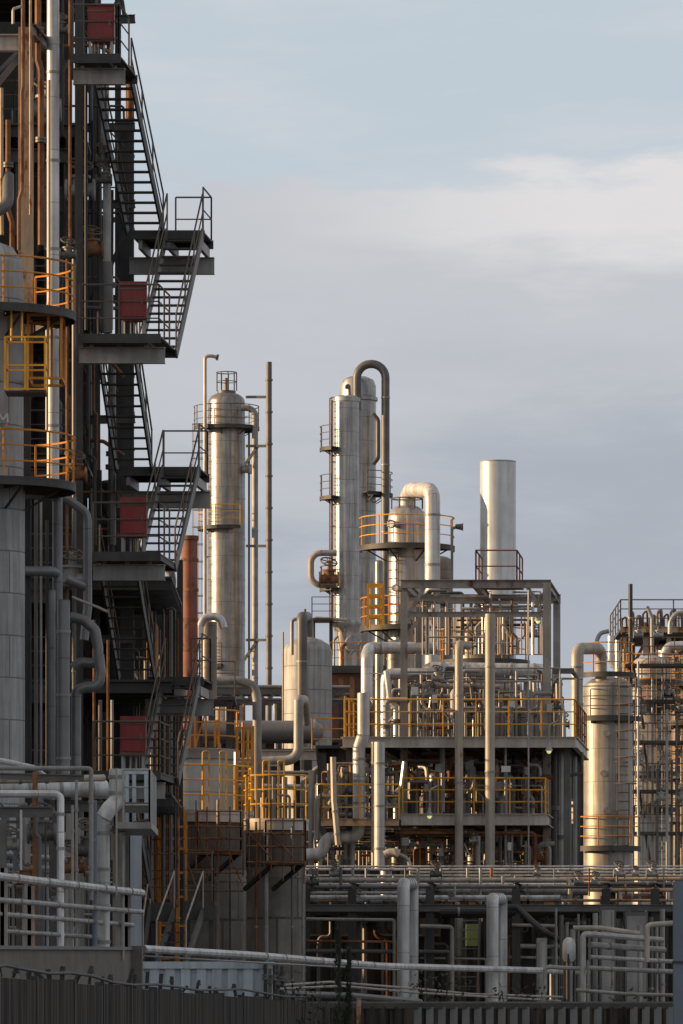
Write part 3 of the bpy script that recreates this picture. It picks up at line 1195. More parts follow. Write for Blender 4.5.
# small stuff that hangs about the upper left frame
upl2 = [(64, -10, 66), (72, -10, 80), (76, 5, 70), (100, 0, 58), (110, 42, 60), (118, -20, 56), (92, 60, 330), (99, 90, 330), (112, 190, 330), (88, 200, 335), (82, 90, 330), (58, 190, 300), (64, 60, 250), (42, 190, 300), (36, 100, 260), (14, 90, 200), (90, 365, 560), (99, 365, 560), (109, 400, 470)]
for i, (x, y0, y1) in enumerate(upl2):
    D = 142 + rr.uniform(0, 6)
    pipe('dark straight service pipe in the dark left steelwork', [(x, y0, D), (x + rr.uniform(-1, 1), y1, D)], rr.choice((1.2, 1.8, 2.6)), rr.choice(('steel_dark', 'black', 'steel_mid')), name='service_pipe',
         group='sooty straight service pipes in the left steelwork', flanges=[(0, rr.uniform(.2, .8))])
for i in range(14):
    y = 8 + i * 43 + rr.uniform(-12, 12)
    D = 141.5 + rr.uniform(0, 5)
    pipe('dark level service pipe in the dark left steelwork', [(rr.uniform(30, 66), y, D), (rr.uniform(96, 124), y + rr.uniform(-2, 2), D), (124, y + 16, D)], rr.choice((.8, 1.2, 2.0)), rr.choice(('steel_dark', 'black', 'rust', 'steel_mid')), name='service_pipe',
         group='sooty level service pipes in the left steelwork')
upl = [(78, 0, 60), (83, -10, 120), (90, 20, 52), (96, -10, 56), (62, 0, 240), (38, 20, 250), (42, 60, 290), (12, 110, 235), (88, 350, 545), (94, 360, 470), (101, 470, 560), (66, 300, 480)]
for i, (x, y0, y1) in enumerate(upl):
    D = 140.5 + rr.uniform(0, 4)
    r = rr.choice((.9, 1.2, 1.8))
    j = rr.uniform(3, 9)
    ym = y0 + (y1 - y0) * rr.uniform(.3, .7)
    pipe('dark crooked service pipe in the upper left frame, %s of its kind down the frame' % ORD[i], [(x, y0, D), (x, ym, D), (x + j, ym + 4, D), (x + j, y1, D)], r,
         rr.choice(('steel_mid', 'steel_dark', 'rust', 'grey')), name='service_pipe', group='crooked service pipes in the upper left frame')
for i, (x, y, D) in enumerate([(68, 255, 137), (100, 40, 140), (80, 190, 141), (104, 160, 140.8), (75, 475, 137.5), (46, 110, 138), (60, 30, 139), (92, 250, 140), (71, 580, 137), (104, 180, 140.5)]):
    valve('small dark gate valve among the upper left pipes, %s from the top' % ORD[[7, 1, 5, 3, 8, 2, 0, 6, 9, 4][i]], W(x, y, D), .12 + .05 * (i % 3), ('steel_mid', 'rust', 'grey')[i % 3], group='gate valves on the left frame')

for i in range(30):
    x = 122 + i * 1.95 + rr.uniform(-1, 1)
    D = rr.uniform(146.5, 151)
    y0 = rr.uniform(575, 690)
    m = rr.choice(('rust', 'rust_grey', 'grey', 'steel_mid', 'orange', 'steel_mid'))
    nm = {'rust': 'rusty', 'rust_grey': 'blotched', 'grey': 'grey', 'steel_mid': 'dark', 'orange': 'orange'}[m]
    pts = [(x, y0, D), (x, 900, D)]
    if i % 3 == 0:
        pts = [(x - 9, y0, D)] + pts
    pipe('thin %s riser against the black backing behind the lower stairs' % nm, pts, rr.choice((.7, 1.0, 1.5, 2.2)), m, name='riser_pipe', group='thin %s risers behind the lower stairs' % nm)
# things behind the stairs, right side
column('rust_vessel', 'rust orange vessel sunlit behind the lower stair flights', 'process vessel', 156, 158, 580, 8.5, 'rust', ybot=688, band=1.0, seg=20)
T = Thing('steel_stand', 'dark steel stand carrying the rust orange vessel', 'stand', (W(156, HY, 158).x, 158, 0))
for dx in (-7, 7):
    for d in (-.2, .2):
        q = T.mb()
        a = W(156 + dx, 688, 158 + d)
        q.beam((a.x, 158 + d, 0), a, .12, .12)
        T.part('leg', q, M['steel_dark'])
q = T.mb()
q.box((W(146, 0, 158).x, 157.6, W(0, 690, 158).z), (W(166, 0, 158).x, 158.4, W(0, 688.2, 158).z))
T.part('top_plate', q, M['steel_dark'])
pipe('dark pipe with elbow top behind the third landing', [(158, 566, 155), (170, 568, 155), (172, 580, 155), (172, 690, 155), (172, 860, 155)], 4.2, 'steel_mid', flanges=[(2, .35)])
pipe('thick black riser beside the brick red chimney', [(168, 640, 160), (168, 870, 160)], 5, 'steel_dark')
# ------------------------------------------------------------------ far column with top cage (D 300)
cA = column('column_vessel', 'tall weathered column with round cage on its crown, far left of centre', 'process vessel', 226.5, 300, 392, 18.5, 'clad', band=2.2,
            rings=[(427, 33, -190, 100, 'rail_dark', 'deck'), (527, 29, -215, -60, 'yellow', 'deck'), (665, 27, -215, -100, 'rail_dark', 'deck')],
            ladders=[(-165, 425, 690, True)], manholes=[(-20, 470, .25)])
q = cA.mb()
z0 = W(0, 391, 300).z
q.ringrail(cA.c.x, 300, z0, .55, 0, 2 * PI, h=1.0, r=.03, sp=.35, mids=1)
q.annulus(cA.c.x, 300, z0 - .5, z0, .42, .5)
cA.part('crown_cage', q, M['rail_grey'])
q = cA.mb()
q.tube([(cA.c.x, 300, z0 - .6), (cA.c.x, 300, z0 + .7)], .14, 10)
cA.part('nozzle', q, M['steel_mid'])
pipe('thin hooked vent pipe beside the caged far column', [(205, 640, 298.4), (205, 356, 298.4), (212, 356, 298.4), (218, 357.5, 298.4)], 1.8, 'cream', flanges=[(2, .9)])
pipe('overhead pipe bending off the caged far column and dropping along it', [(241, 408, 299), (249, 408, 299), (255, 412, 299), (255, 420, 299), (255, 715, 299)], 3.1, 'grey', 3, hangers=4)
pipe('thin black drop line behind the far overhead pipe', [(249, 428, 300.5), (249, 700, 300.5)], 1.0, 'steel_dark')
T = Thing('vent_mast', 'tall slender grey mast right of the caged far column', 'mast', (W(269, HY, 298).x, 298, 0))
q = T.mb()
q.tube([W(269, 1070, 298), W(269, 362, 298)], 3.0 * K(298), 10)
T.part('pole', q, M['steel_mid'])
for y in (397, 446, 546, 640):
    q = T.mb()
    q.beam(W(246, y, 298.6), W(268, y, 298.2), .1, .14)
    T.part('stay_arm', q, M['steel_mid'])
for y in (466, 660):
    q = T.mb()
    q.beam(W(244, y, 298.8), W(258, y - 20, 298.6), .14, .14)
    T.part('stay_arm', q, M['steel_mid'])
q = T.mb()
for k in range(10):
    y = 380 + k * 32
    q.disc(W(269, y, 298), (0, 0, 1), 3.0 * K(298) + .05, .1, 10)
T.part('joint_collar', q, M['steel_mid'])

# brick red chimney
T = Thing('chimney', 'brick red chimney between the stairs and the far column', 'chimney', (W(189.5, HY, 185).x, 185, 0))
c = W(189.5, HY, 185)
q = T.mb()
q.lathe([(9.3 * K(185), 0), (8.2 * K(185), W(0, 541, 185).z)], c.x, 185, 24)
T.part('shaft', q, M['brick'])
for y in (560, 590, 620, 650, 680):
    q = T.mb()
    rr_ = (8.2 + (y - 541) / 490 * 1.1) * K(185)
    z_ = W(0, y, 185).z
    q.annulus(c.x, 185, z_ - .05, z_ + .05, rr_ - .02, rr_ + .02, seg=24)
    T.part('hoop', q, M['rust'])
q = T.mb()
q.lathe([(8.2 * K(185), W(0, 541, 185).z), (9.2 * K(185), W(0, 540, 185).z), (9.2 * K(185), W(0, 536, 185).z), (7.2 * K(185), W(0, 536, 185).z), (7.2 * K(185), W(0, 546, 185).z)], c.x, 185, 24)
T.part('cap', q, M['rust'])
# platforms and pipes about the chimney foot
T = Thing('service_platform', 'dark railed service platform behind the third stair landing', 'platform', (W(200, HY, 190).x, 190, 0))
z = W(0, 700, 190).z
x0, x1 = W(160, 0, 190).x, W(236, 0, 190).x
q = T.mb()
q.box((x0, 188, z - .12), (x1, 192, z))
T.part('deck', q, M['deck'])
for x in (x0 + .2, (x0 + x1) / 2, x1 - .2):
    for y in (188.2, 191.8):
        q = T.mb()
        q.beam((x, y, 0), (x, y, z - .12), .2, .2)
        T.part('post', q, M['steel_dark'])
q = T.mb()
q.railing([(x0, 188.05, z), (x1, 188.05, z)], 1.2)
T.part('railing', q, M['rail_dark'])
column('drum_vessel', 'small grey drum with flanged lid behind the third landing rail', 'drum', 209, 187.2, 622, 8, 'clad_dark', ybot=699.5, band=1.0, seg=20, head='flat')
pipe('silver crooked elbow pipe on the small drum by the chimney', [(200, 640, 186.4), (200, 626, 186.4), (204, 618, 186.4), (214, 616, 186.4), (221, 619, 186.4), (224, 628, 186.4)], 4.0, 'galv', 1.6)
pipe('fat dark pipe bending down right of the far column foot', [(205, 681, 189), (240, 681, 189), (255, 686, 189), (257, 700, 189), (257, 800, 189)], 4.6, 'grey', 2.4)
# far truss pipe bridge
T = Thing('pipe_bridge', 'dark latticed pipe bridge running behind the far mast', 'pipe bridge', (W(250, HY, 235).x, 235, 0))
for i, y in enumerate((690, 702)):
    q = T.mb()
    q.ibeam(W(205, y, 235), W(345, y + 1, 235), .25, .2)
    T.part('chord', q, M['steel_mid'])
for k in range(14):
    q = T.mb()
    xa = 207 + k * 10
    q.beam(W(xa, 691 if k % 2 else 702, 235), W(xa + 10, 702 if k % 2 else 691, 235), .1, .1)
    T.part('lattice_bar', q, M['steel_mid'])
for xa in (212, 236, 262, 280, 318, 342):
    q = T.mb()
    a = W(xa, 703, 235)
    q.beam((a.x, 235, 0), a, .3, .3)
    T.part('post', q, M['steel_dark'])
for i, (y, r, m) in enumerate([(686, 1.6, 'grey'), (694, 2.2, 'steel_mid'), (699, 1.4, 'grey')]):
    pipe('pipe lying on the latticed bridge, %s from the top' % ORD[i], [(200, y, 236), (350, y + 1, 236)], r, m)
for i, x in enumerate((219, 227, 244, 275, 322)):
    pipe('thin riser under the latticed pipe bridge, %s from the left' % ORD[i], [(x, 704, 234), (x, 720, 234), (x + 1, 735, 234), (x + 1, 900, 234)], (1.2, 2, 1.4, 1.8, 2)[i], ('grey', 'steel_mid', 'rust', 'grey', 'steel_mid')[i], name='riser_pipe')

# ------------------------------------------------------------------ twin far columns (D 290)
cB = column('column_vessel', 'tall silver column carrying the dark looped overhead pipe', 'process vessel', 358, 292.5, 376, 18, 'clad_silver', band=5, head='flat',
            profile=[(18, 1100), (18, 402), (19.8, 401), (19.8, 398), (18, 397), (18, 386), (15.5, 380), (9, 377), (.01, 376)],
            rings=[(494, 35, -75, 20, 'rail_grey', 'deck')])
cC = column('column_vessel', 'slightly shorter pale column standing before the looped pipe column', 'process vessel', 346.5, 288, 396, 12.6, 'clad_silver', band=5, head='flat',
            profile=[(9, 1100), (9, 652), (11.5, 632), (14.5, 625), (14.5, 622), (12.6, 619), (12.6, 402), (13.8, 402), (13.8, 398), (9, 396), (.01, 395)],
            rings=[(448, 27, 165, 235, 'rail_dark', 'deck'), (497, 27, 165, 235, 'rail_dark', 'deck'), (588, 27, 165, 235, 'rail_dark', 'deck')],
            ladders=[(188, 398, 655, False)], manholes=[(-70, 645, .4)])
pipe('dark looped overhead pipe arching over the tallest twin column', [(357, 410, 291), (357, 364, 291), (385.5, 364, 291), (385.5, 700, 291)], 4.2, 'steel_mid', 3.3, hangers=5)
pipe('short dark side pipe bulging right of the twin columns', [(373, 414, 291.5), (378, 420, 291.5), (378, 458, 291.5), (373, 464, 291.5)], 2.4, 'steel_mid')
pipe('thin hooked pipe lying on the face of the pale column', [(346, 389, 286.8), (346, 386, 286.8), (349, 385, 286.8), (349.5, 395, 286.8)], 1.6, 'steel_mid')
pipe('brown square loop pipe bulging left of the twin columns', [(337, 553, 287), (311, 553, 287), (311, 585, 287), (337, 585, 287)], 3.1, 'rust_grey', 3.2)
pipe('cream thin pipe on the left of the pale column', [(331.8, 400, 287.4), (331.8, 520, 287.4), (331.8, 655, 287.4)], 1.1, 'rust')
pipe('thin cream branch pipe over the domed tank', [(347, 620, 286), (312, 618, 286), (312, 640, 286)], 1.8, 'cream', 2.5)
T = Thing('service_platform', 'small far railed platform left of the pale column foot', 'platform', (W(322, HY, 287).x, 287, 0))
z = W(0, 620, 287).z
x0, x1 = W(312, 0, 287).x, W(333, 0, 287).x
q = T.mb()
q.box((x0, 285.6, z - .1), (x1, 287.8, z))
T.part('deck', q, M['deck'])
q = T.mb()
q.railing([(x0, 287.7, z), (x0, 285.7, z), (x1, 285.7, z)], 1.1)
T.part('railing', q, M['rail_grey'])
q = T.mb()
for x in (x0 + .1, x1 - .1):
    q.beam((x, 286.6, 0), (x, 286.6, z - .1), .14, .14)
T.part('leg', q, M['steel_dark'])
valve('rusty valve beside the square loop pipe', W(329, 579, 286.2), .3, 'rust')
# patch of rust on the pale column and its base platform
T = Thing('service_platform', 'dark far platform across the feet of the twin columns', 'platform', (W(355, HY, 286).x, 286, 0))
z = W(0, 668, 286).z
x0, x1 = W(330, 0, 286).x, W(392, 0, 286).x
q = T.mb()
q.box((x0, 284, z - .25), (x1, 296, z))
T.part('deck', q, M['deck'])
q = T.mb()
q.railing([(x0, 284.1, z), (x1, 284.1, z)], 1.2)
T.part('railing', q, M['orange'])
for x in (x0 + .3, (x0 + x1) / 2, x1 - .3):
    q = T.mb()
    q.beam((x, 284.3, 0), (x, 284.3, z - .25), .3, .3)
    T.part('post', q, M['rust'])
for i in range(7):
    x = 334 + i * 8
    pipe('thin far riser on the twin column base platform, %s from the left' % ORD[i], [(x, 668, 285), (x, 640 + (i * 7) % 16, 285), (x + 4, 636 + (i * 7) % 16, 285)], (1.2, 2, 1.5)[i % 3], ('grey', 'rust', 'cream')[i % 3], name='riser_pipe')
T = Thing('shed', 'rust red sheet walled building below the twin columns', 'building', (W(352, HY, 270).x, 270, 0))
q = T.mb()
q.box((W(328, 0, 270).x, 268, 0), (W(378, 0, 270).x, 276, W(0, 676, 270).z))
T.part('wall', q, M['rust_wall'])
for k in range(5):
    q = T.mb()
    x = W(330 + k * 11, 0, 268).x
    q.beam((x, 267.9, 0), (x, 267.9, W(0, 676, 268).z), .25, .15)
    T.part('pilaster', q, M['rust'])
q = T.mb()
q.box((W(326, 0, 270).x, 267.6, W(0, 676, 270).z), (W(380, 0, 270).x, 276.4, W(0, 672, 270).z))
T.part('roof', q, M['steel_dark'])

# ------------------------------------------------------------------ domed tank with inverted U pipe
tB = column('tank', 'pale domed tank with fat inverted U pipe at its side', 'tank', 307.5, 232, 636, 24.3, 'clad_matte', band=3.2, seg=40,
            profile=[(24.3, 1070), (24.3, 650), (22, 645), (14, 640), (6, 637.5), (.01, 637)])
pipe('fat dark inverted U pipe standing before the domed tank', [(302, 770, 229), (302, 640, 229), (302, 617, 229), (307.5, 617, 232.5), (307.5, 660, 232.5)], 5.4, 'steel_mid', 1.25, hangers=3)
pipe('thin pipe hooked over the shoulder of the domed tank', [(292, 655, 230.5), (292, 619, 230.5), (300, 619, 230.5)], 1.9, 'grey', 3)
pipe('thin brown mast at the left of the domed tank', [(283, 632, 230), (283, 760, 230)], 1.0, 'rust_grey')
pipe('bare tip pipe on the inverted U pipe', [(305, 614, 230.5), (305, 609, 230.5)], 1.2, 'steel_dark')

# ------------------------------------------------------------------ drum and pipe left of the centre frame (D 200)
T = Thing('horizontal_drum', 'long dark horizontal drum with round end lying left of centre', 'drum', (W(255, HY, 200).x, 200, W(0, 745, 200).z))
a, b = W(188, 732, 200), W(309, 732, 200)
r = 11.5 * K(200)
q = T.mb()
q.tube([a, b, b + Vector((.12, 0, 0))], r, 24)
T.part('shell', q, M['drum'])
q = T.mb()
q.disc(b + Vector((.18, 0, 0)), (1, 0, 0), r * 1.14, .12, 24)
T.part('end_flange', q, M['grey'])
q = T.mb()
q.tube([b + Vector((.24, 0, 0)), b + Vector((.34, 0, 0)), b + Vector((.46, 0, 0)), b + Vector((.52, 0, 0))], r * .95, 24, r2=r * .4)
T.part('end_cap', q, M['grey'])
for f in (.2, .55, .9):
    q = T.mb()
    c = a.lerp(b, f)
    q.box((c.x - .12, 199.6, 0), (c.x + .12, 200.4, c.z - r * .8))
    T.part('saddle', q, M['steel_dark'])
pipe('grey pipe curling down before the horizontal drum', [(299, 722, 198), (299, 703, 198), (298.5, 700, 194.4), (298.5, 760, 194.4), (240, 763, 194.4), (225, 763, 194.4)][2:], 5.0, 'grey_light', 2.6)
pipe('short bent grey pipe end over the horizontal drum', [(298.5, 725, 194.4), (298.5, 700, 194.4), (304, 700, 197), (306, 722, 198.4)], 4.9, 'grey_light', 1.0)
T = Thing('drum_steelwork', 'dull steel frame with railing under the horizontal drum', 'steel frame', (W(290, HY, 196).x, 196, 0))
q = T.mb()
q.ibeam(W(246, 755, 195.5), W(350, 755, 195.5), .36, .25)
T.part('beam', q, M['deck_edge'])
q = T.mb()
q.box((W(244, 0, 196).x, 195.4, W(0, 749.5, 196).z - .05), (W(352, 0, 196).x, 201, W(0, 749.5, 196).z))
T.part('deck', q, M['deck'])
q = T.mb()
q.railing([W(312, 749.5, 195.4), W(346, 749.5, 195.4)], 1.1)
T.part('railing', q, M['orange'])
for x in (250, 275, 308, 330, 346):
    q = T.mb()
    a = W(x, 760, 195.5)
    q.ibeam((a.x, 195.5, 0), a, .28, .28, up=(0, 1, 0))
    T.part('post', q, M['steel_dark'])

# clutter under the drum frame
rq = random.Random(21)
for i in range(14):
    x = 250 + i * 5.8 + rq.uniform(-1.5, 1.5)
    D = rq.uniform(188, 194)
    y0 = rq.uniform(765, 800)
    r = rq.choice((1.0, 1.4, 2.2, 2.8))
    m = rq.choice(('grey', 'grey_light', 'rust_grey', 'steel_mid', 'galv'))
    pts = [(x, y0, D), (x, 960, D)]
    if i % 2:
        pts = [(x + rq.choice((-12, 12)), y0, D)] + pts
    pipe('%s riser under the drum frame, %s from the left' % ('hooked' if i % 2 else 'straight', ORD[i]), pts, r, m, name='riser_pipe')
for i, (y, r) in enumerate([(772, 1.8), (786, 2.4), (806, 1.4), (826, 2.2), (842, 1.2)]):
    pipe('level cross pipe under the drum frame, %s from the top' % ORD[i], [(236, y, 193 - i), (334, y + 1, 193 - i)], r, ('grey', 'galv', 'steel_mid', 'grey_light', 'rust')[i])
T = Thing('shed', 'dark sheet metal building behind the drum frame', 'building', (W(280, HY, 242).x, 242, 0))
q = T.mb()
q.box((W(150, 0, 242).x, 240, 0), (W(350, 0, 242).x, 256, W(0, 745, 242).z))
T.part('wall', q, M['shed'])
for k in range(6):
    q = T.mb()
    xa = 168 + k * 30
    q.box((W(xa, 0, 240).x, 239.9, W(0, 800, 240).z), (W(xa + 15, 0, 240).x, 239.97, W(0, 765, 240).z))
    T.part('window', q, M['steel_mid'])
q = T.mb()
q.box((W(148, 0, 242).x, 239.6, W(0, 745, 242).z), (W(352, 0, 242).x, 256.4, W(0, 742, 242).z))
T.part('roof', q, M['steel_dark'])

# ------------------------------------------------------------------ vessel with gooseneck duct and ring platforms (D 215)
vC = column('column_vessel', 'domed vessel ringed by two yellow railed platforms under the gooseneck duct', 'process vessel', 407, 215, 504, 19, 'clad_silver', band=1.9, seg=36,
            profile=[(19, 1070), (19, 519), (17.5, 512), (12, 507), (7, 505.5), (.01, 505)],
            rings=[(546.5, 48, -200, 20, 'yellow', 'deck'), (627, 47, -200, -70, 'orange', 'deck')], ladders=[(-125, 546, 640, False)],
            manholes=[(-125, 526, .15), (-115, 590, .13)])
pipe('big pale gooseneck duct arching off the domed vessel', [(407, 530, 215), (407, 490, 215), (432.5, 490, 212.7), (432.5, 690, 212.7)], 7.6, 'white', 1.62, hangers=4)
q = vC.mb()
q.ringrail(vC.c.x, 215, W(0, 509, 215).z, .6, 0, 2 * PI, h=.4, r=.03, sp=.6, mids=0)
vC.part('head_guard', q, M['rail_grey'])
T = Thing('ladder_cage', 'bright yellow upright guard cage left of the domed vessel', 'ladder cage', (W(375, HY, 212.5).x, 212.5, W(0, 627, 212).z))
q = T.mb()
u0, u1 = W(368, 0, 212).x, W(383, 0, 212).x
z0, z1 = W(0, 627, 212).z, W(0, 585, 212).z
for x in (u0, u1):
    for y in (211.8, 212.8):
        q.box((x - .045, y - .045, z0), (x + .045, y + .045, z1))
for k in range(4):
    z = z0 + (z1 - z0) * (k + 1) / 4
    for y in (211.8, 212.8):
        q.box((u0 - .04, y - .04, z - .04), (u1 + .04, y + .04, z + .04))
    for x in (u0, u1):
        q.box((x - .04, 211.8, z - .039), (x + .04, 212.8, z + .039))
T.part('cage_frame', q, M['yellow'])
q = T.mb()
q.ladder(((u0 + u1) / 2, 212.7, z0), ((u0 + u1) / 2, 212.7, z1), .4)
T.part('ladder', q, M['yellow'])
T = Thing('flood_light', 'small floodlight on a post right of the gooseneck duct', 'floodlight', (W(452, 580, 213).x, 213, W(0, 580, 213).z))
q = T.mb()
q.tube([W(452, 582, 213), W(452, 529, 213), W(456, 527, 213)], .06, 6)
T.part('post', q, M['grey'])
q = T.mb()
c = W(459, 527, 213)
q.tube([c - Vector((.14, 0, -.02)), c + Vector((.1, -.02, .0)), c + Vector((.16, -.02, 0))], .09, 10, r2=.16)
T.part('lamp_head', q, M['steel_mid'])
# small domed vessel behind the duct
column('drum_vessel', 'small dull domed vessel half hidden behind the gooseneck duct', 'drum', 440, 219, 556, 13, 'clad_dark', band=1.5, seg=24)
# silver columns between
column('column_vessel', 'slim silver column behind the yellow guard cage', 'process vessel', 379, 226, 560, 4.2, 'clad', band=2, seg=16)

# ------------------------------------------------------------------ steel stack
tS = Thing('exhaust_stack', 'smooth silver exhaust stack with plain open top', 'chimney stack', (W(498, HY, 213).x, 213, 0))
c = W(498, HY, 213)
r = 18 * K(213)
zt = W(0, 461.5, 213).z
q = tS.mb()
q.lathe([(r, 0), (r, zt - .02), (r + .012, zt), (r - .05, zt), (r - .05, zt - 4), (.01, zt - 4)], c.x, 213, 48)
z = W(0, 502, 213).z
q.annulus(c.x, 213, z - .025, z + .025, r - .01, r + .004, seg=48)
z = W(0, 466, 213).z
q.annulus(c.x, 213, z - .025, z + .025, r - .01, r + .004, seg=48)
tS.part('shell', q, M['stack'])

# ring platform about the stack foot (D 196)
vD = column('column_vessel', 'broad squat vessel with orange railed ring platform under the top frame', 'process vessel', 484, 196, 606, 30, 'clad_dark', band=1.4, seg=40, head='dome',
            rings=[(661, 46, -200, 20, 'orange', 'deck')], manholes=[(-80, 640, .28)], ladders=[(-60, 610, 661, False)])
pipe('big pale level pipe crossing behind the front posts', [(430, 669, 186), (546, 671, 186)], 7.2, 'white', hangers=5)
pipe('dull fat elbow end joining the big level pipe', [(420, 676, 186.5), (432, 669, 186.2), (444, 669, 186)], 7.4, 'steel_mid', 1)
# ------------------------------------------------------------------ the central pipe structure (front D 170, back D 178)
CS = .09
cs = Thing('pipe_structure', 'open steel pipe structure with two yellow railed decks in the centre', 'pipe structure', (W(470, HY, 172).x, 172, 0))


def back(px, py, D0, D):
    """the point behind (px, py, D0) at depth D, leaning right with the plant"""
    p = W(px, py, D0)
    return Vector((p.x + CS * (D - D0), D, p.z))


Zu, Zl, Zt = W(0, 737, 170).z, W(0, 814, 170).z, W(0, 584, 172).z
# upper deck
xa, xb = W(343, 0, 170).x, W(575, 0, 170).x
q = MB((170, CS))
q.box((xa, 170.1, Zu - .05), (xb, 178, Zu))
for k in range(10):
    x = xa + .3 + k * (xb - xa - .6) / 9
    q.box((x - .06, 170.2, Zu - .30), (x + .06, 177.9, Zu - .052))
up = cs.part('deck', q, M['deck'])
q = MB((170, CS))
for (y, s_) in ((170, 1), (178, -1)):
    q.ibeam((xa, y, Zu - .16), (xb, y, Zu - .16), .34, .16)
q.ibeam((xb, 170, Zu - .16), (xb, 178, Zu - .16), .34, .16)
q.ibeam((xa, 170, Zu - .16), (xa, 178, Zu - .16), .34, .16)
cs.part('edge_beam', q, M['deck_edge'], up)
q = MB((170, CS))
q.railing([(xa + .05, 170, Zu + .01), (xb - .02, 170, Zu + .01)], 1.15, r=.027, sp=1.04)
cs.part('railing', q, M['yellow'], up)
q = MB((170, CS))
q.railing([(xb - .02, 170.1, Zu + .01), (xb - .02, 178, Zu + .01)], 1.15, r=.026, sp=1.3)
cs.part('railing', q, M['rust'], up)
q = MB((170, CS))
q.railing([(xa + .05, 178, Zu + .01), (xa + .05, 170.1, Zu + .01)], 1.25, r=.026, sp=1.6)
cs.part('railing', q, M['yellow'], up)
# lower deck
xa, xb = W(401, 0, 170).x, W(546, 0, 170).x
q = MB((170, CS))
q.box((xa, 170.1, Zl - .05), (xb, 178, Zl))
for k in range(7):
    x = xa + .3 + k * (xb - xa - .6) / 6
    q.box((x - .06, 170.2, Zl - .30), (x + .06, 177.9, Zl - .052))
lo = cs.part('deck', q, M['deck'])
q = MB((170, CS))
q.ibeam((xa, 170, Zl - .17), (xb, 170, Zl - .17), .36, .16)
q.ibeam((xb, 170, Zl - .17), (xb, 178, Zl - .17), .34, .16)
q.ibeam((xa, 178, Zl - .17), (xb, 178, Zl - .17), .34, .16)
cs.part('edge_beam', q, M['deck_edge'], lo)
q = MB((170, CS))
q.railing([(xa + .05, 170, Zl + .01), (xb - .02, 170, Zl + .01)], 1.1, r=.027, sp=1.12)
q.railing([(xb - .02, 170.1, Zl + .01), (xb - .02, 178, Zl + .01)], 1.1, r=.027, sp=1.3)
cs.part('railing', q, M['yellow'], lo)
# left wing of the lower deck
xa, xb = W(321, 0, 169).x, W(399, 0, 169).x
Zw = W(0, 819, 169).z
q = MB((169, CS))
q.box((xa, 169.1, Zw - .05), (xb, 175, Zw))
wg = cs.part('deck', q, M['deck'])
q = MB((169, CS))
q.ibeam((xa, 169, Zw - .1), (xb, 169, Zw - .1), .22, .12)
cs.part('edge_beam', q, M['rust_cream'], wg)
q = MB((169, CS))
q.railing([(xa, 174.9, Zw), (xa, 169, Zw + .01), (xb, 169, Zw + .01)], 1.05, r=.027, sp=1.0)
cs.part('railing', q, M['yellow'], wg)
# bottom walkway
xa, xb = W(420, 0, 171).x, W(548, 0, 171).x
Zb = W(0, 868, 171).z
q = MB((171, CS))
q.box((xa, 171, Zb - .1), (xb, 177, Zb))
bw = cs.part('deck', q, M['deck'])
q = MB((171, CS))
q.railing([(xa, 171, Zb), (xb, 171, Zb)], 1.0, r=.02, mids=1)
cs.part('railing', q, M['orange'], bw)
# posts
for (px, D, ytop, w, m) in [(404, 172, 592, 7, 'rust_grey'), (547, 172, 583, 8, 'rust_grey')]:
    a = W(px, ytop, D)
    q = cs.mb()
    q.ibeam((a.x, D, 0), a, w * K(D), w * K(D), up=(0, 1, 0))
    cs.part('post', q, M[m])
    b = back(px, ytop, D, 178)
    q = cs.mb()
    q.ibeam((b.x, 178, 0), b, w * .9 * K(D), w * .9 * K(D), up=(0, 1, 0))
    cs.part('post', q, M['grey'])
for px in (349, 567):
    a = W(px, 745, 171)
    q = cs.mb()
    q.ibeam((a.x, 171, 0), a, .2, .2, up=(0, 1, 0))
    cs.part('post', q, M['steel_mid'])
    b = back(px, 745, 171, 177.6)
    q = cs.mb()
    q.ibeam((b.x, 177.6, 0), b, .2, .2, up=(0, 1, 0))
    cs.part('post', q, M['steel_mid'])
for (px, px2) in ((476, 476), (440, 440), (516, 516)):
    b = back(px, 745, 171, 177.6)
    q = cs.mb()
    q.ibeam((b.x, 177.6, 0), b, .22, .22, up=(0, 1, 0))
    cs.part('post', q, M['steel_dark'])
# top frame
q = MB((172, CS))
x0, x1 = W(401, 0, 172).x, W(551, 0, 172).x
q.ibeam((x0, 172, Zt), (x1, 172, Zt), .26, .2)
cs.part('top_beam', q, M['rust_grey'])
q = MB((172, CS))
q.ibeam((x0, 178, Zt), (x1, 178, Zt), .3, .2)
cs.part('top_beam', q, M['grey'])
for x in (x0 + .1, (x0 * .5 + x1 * .5), x1 - .12):
    q = MB((172, CS))
    q.ibeam((x, 172.1, Zt), (x, 177.9, Zt), .28, .18)
    cs.part('top_beam', q, M['grey'])
q = MB((172, CS))
q.ibeam((x0, 172, Zt - .95), (x1, 172, Zt - .95), .16, .12)
cs.part('top_beam', q, M['rust_grey'])
q = MB((172, CS))
q.ibeam((x0, 175, Zt - .22), (x1, 175, Zt - .22), .16, .12)
cs.part('top_beam', q, M['rust_grey'])
for a, b in (((404, 622, 172.0), (424, 588, 172.0)), ((547, 622, 172.0), (528, 588, 172.0)), ((404, 640, 177.4), (440, 590, 177.4))):
    q = cs.mb()
    q.beam(W(*a), W(*b), .12, .12)
    cs.part('knee_brace', q, M['rust_grey'])
q = MB((172, CS))
u0, u1 = W(473, 0, 173).x, W(514, 0, 173).x
q.railing([(u0, 176, Zt + .14), (u0, 173, Zt + .14), (u1, 173, Zt + .14), (u1, 176, Zt + .14)], 1.0, r=.028, sp=1.2, mids=1)
q.box((u0 - .05, 172.95, Zt + .131), (u1 + .05, 176, Zt + .16))
cs.part('top_walkway', q, M['rust'])

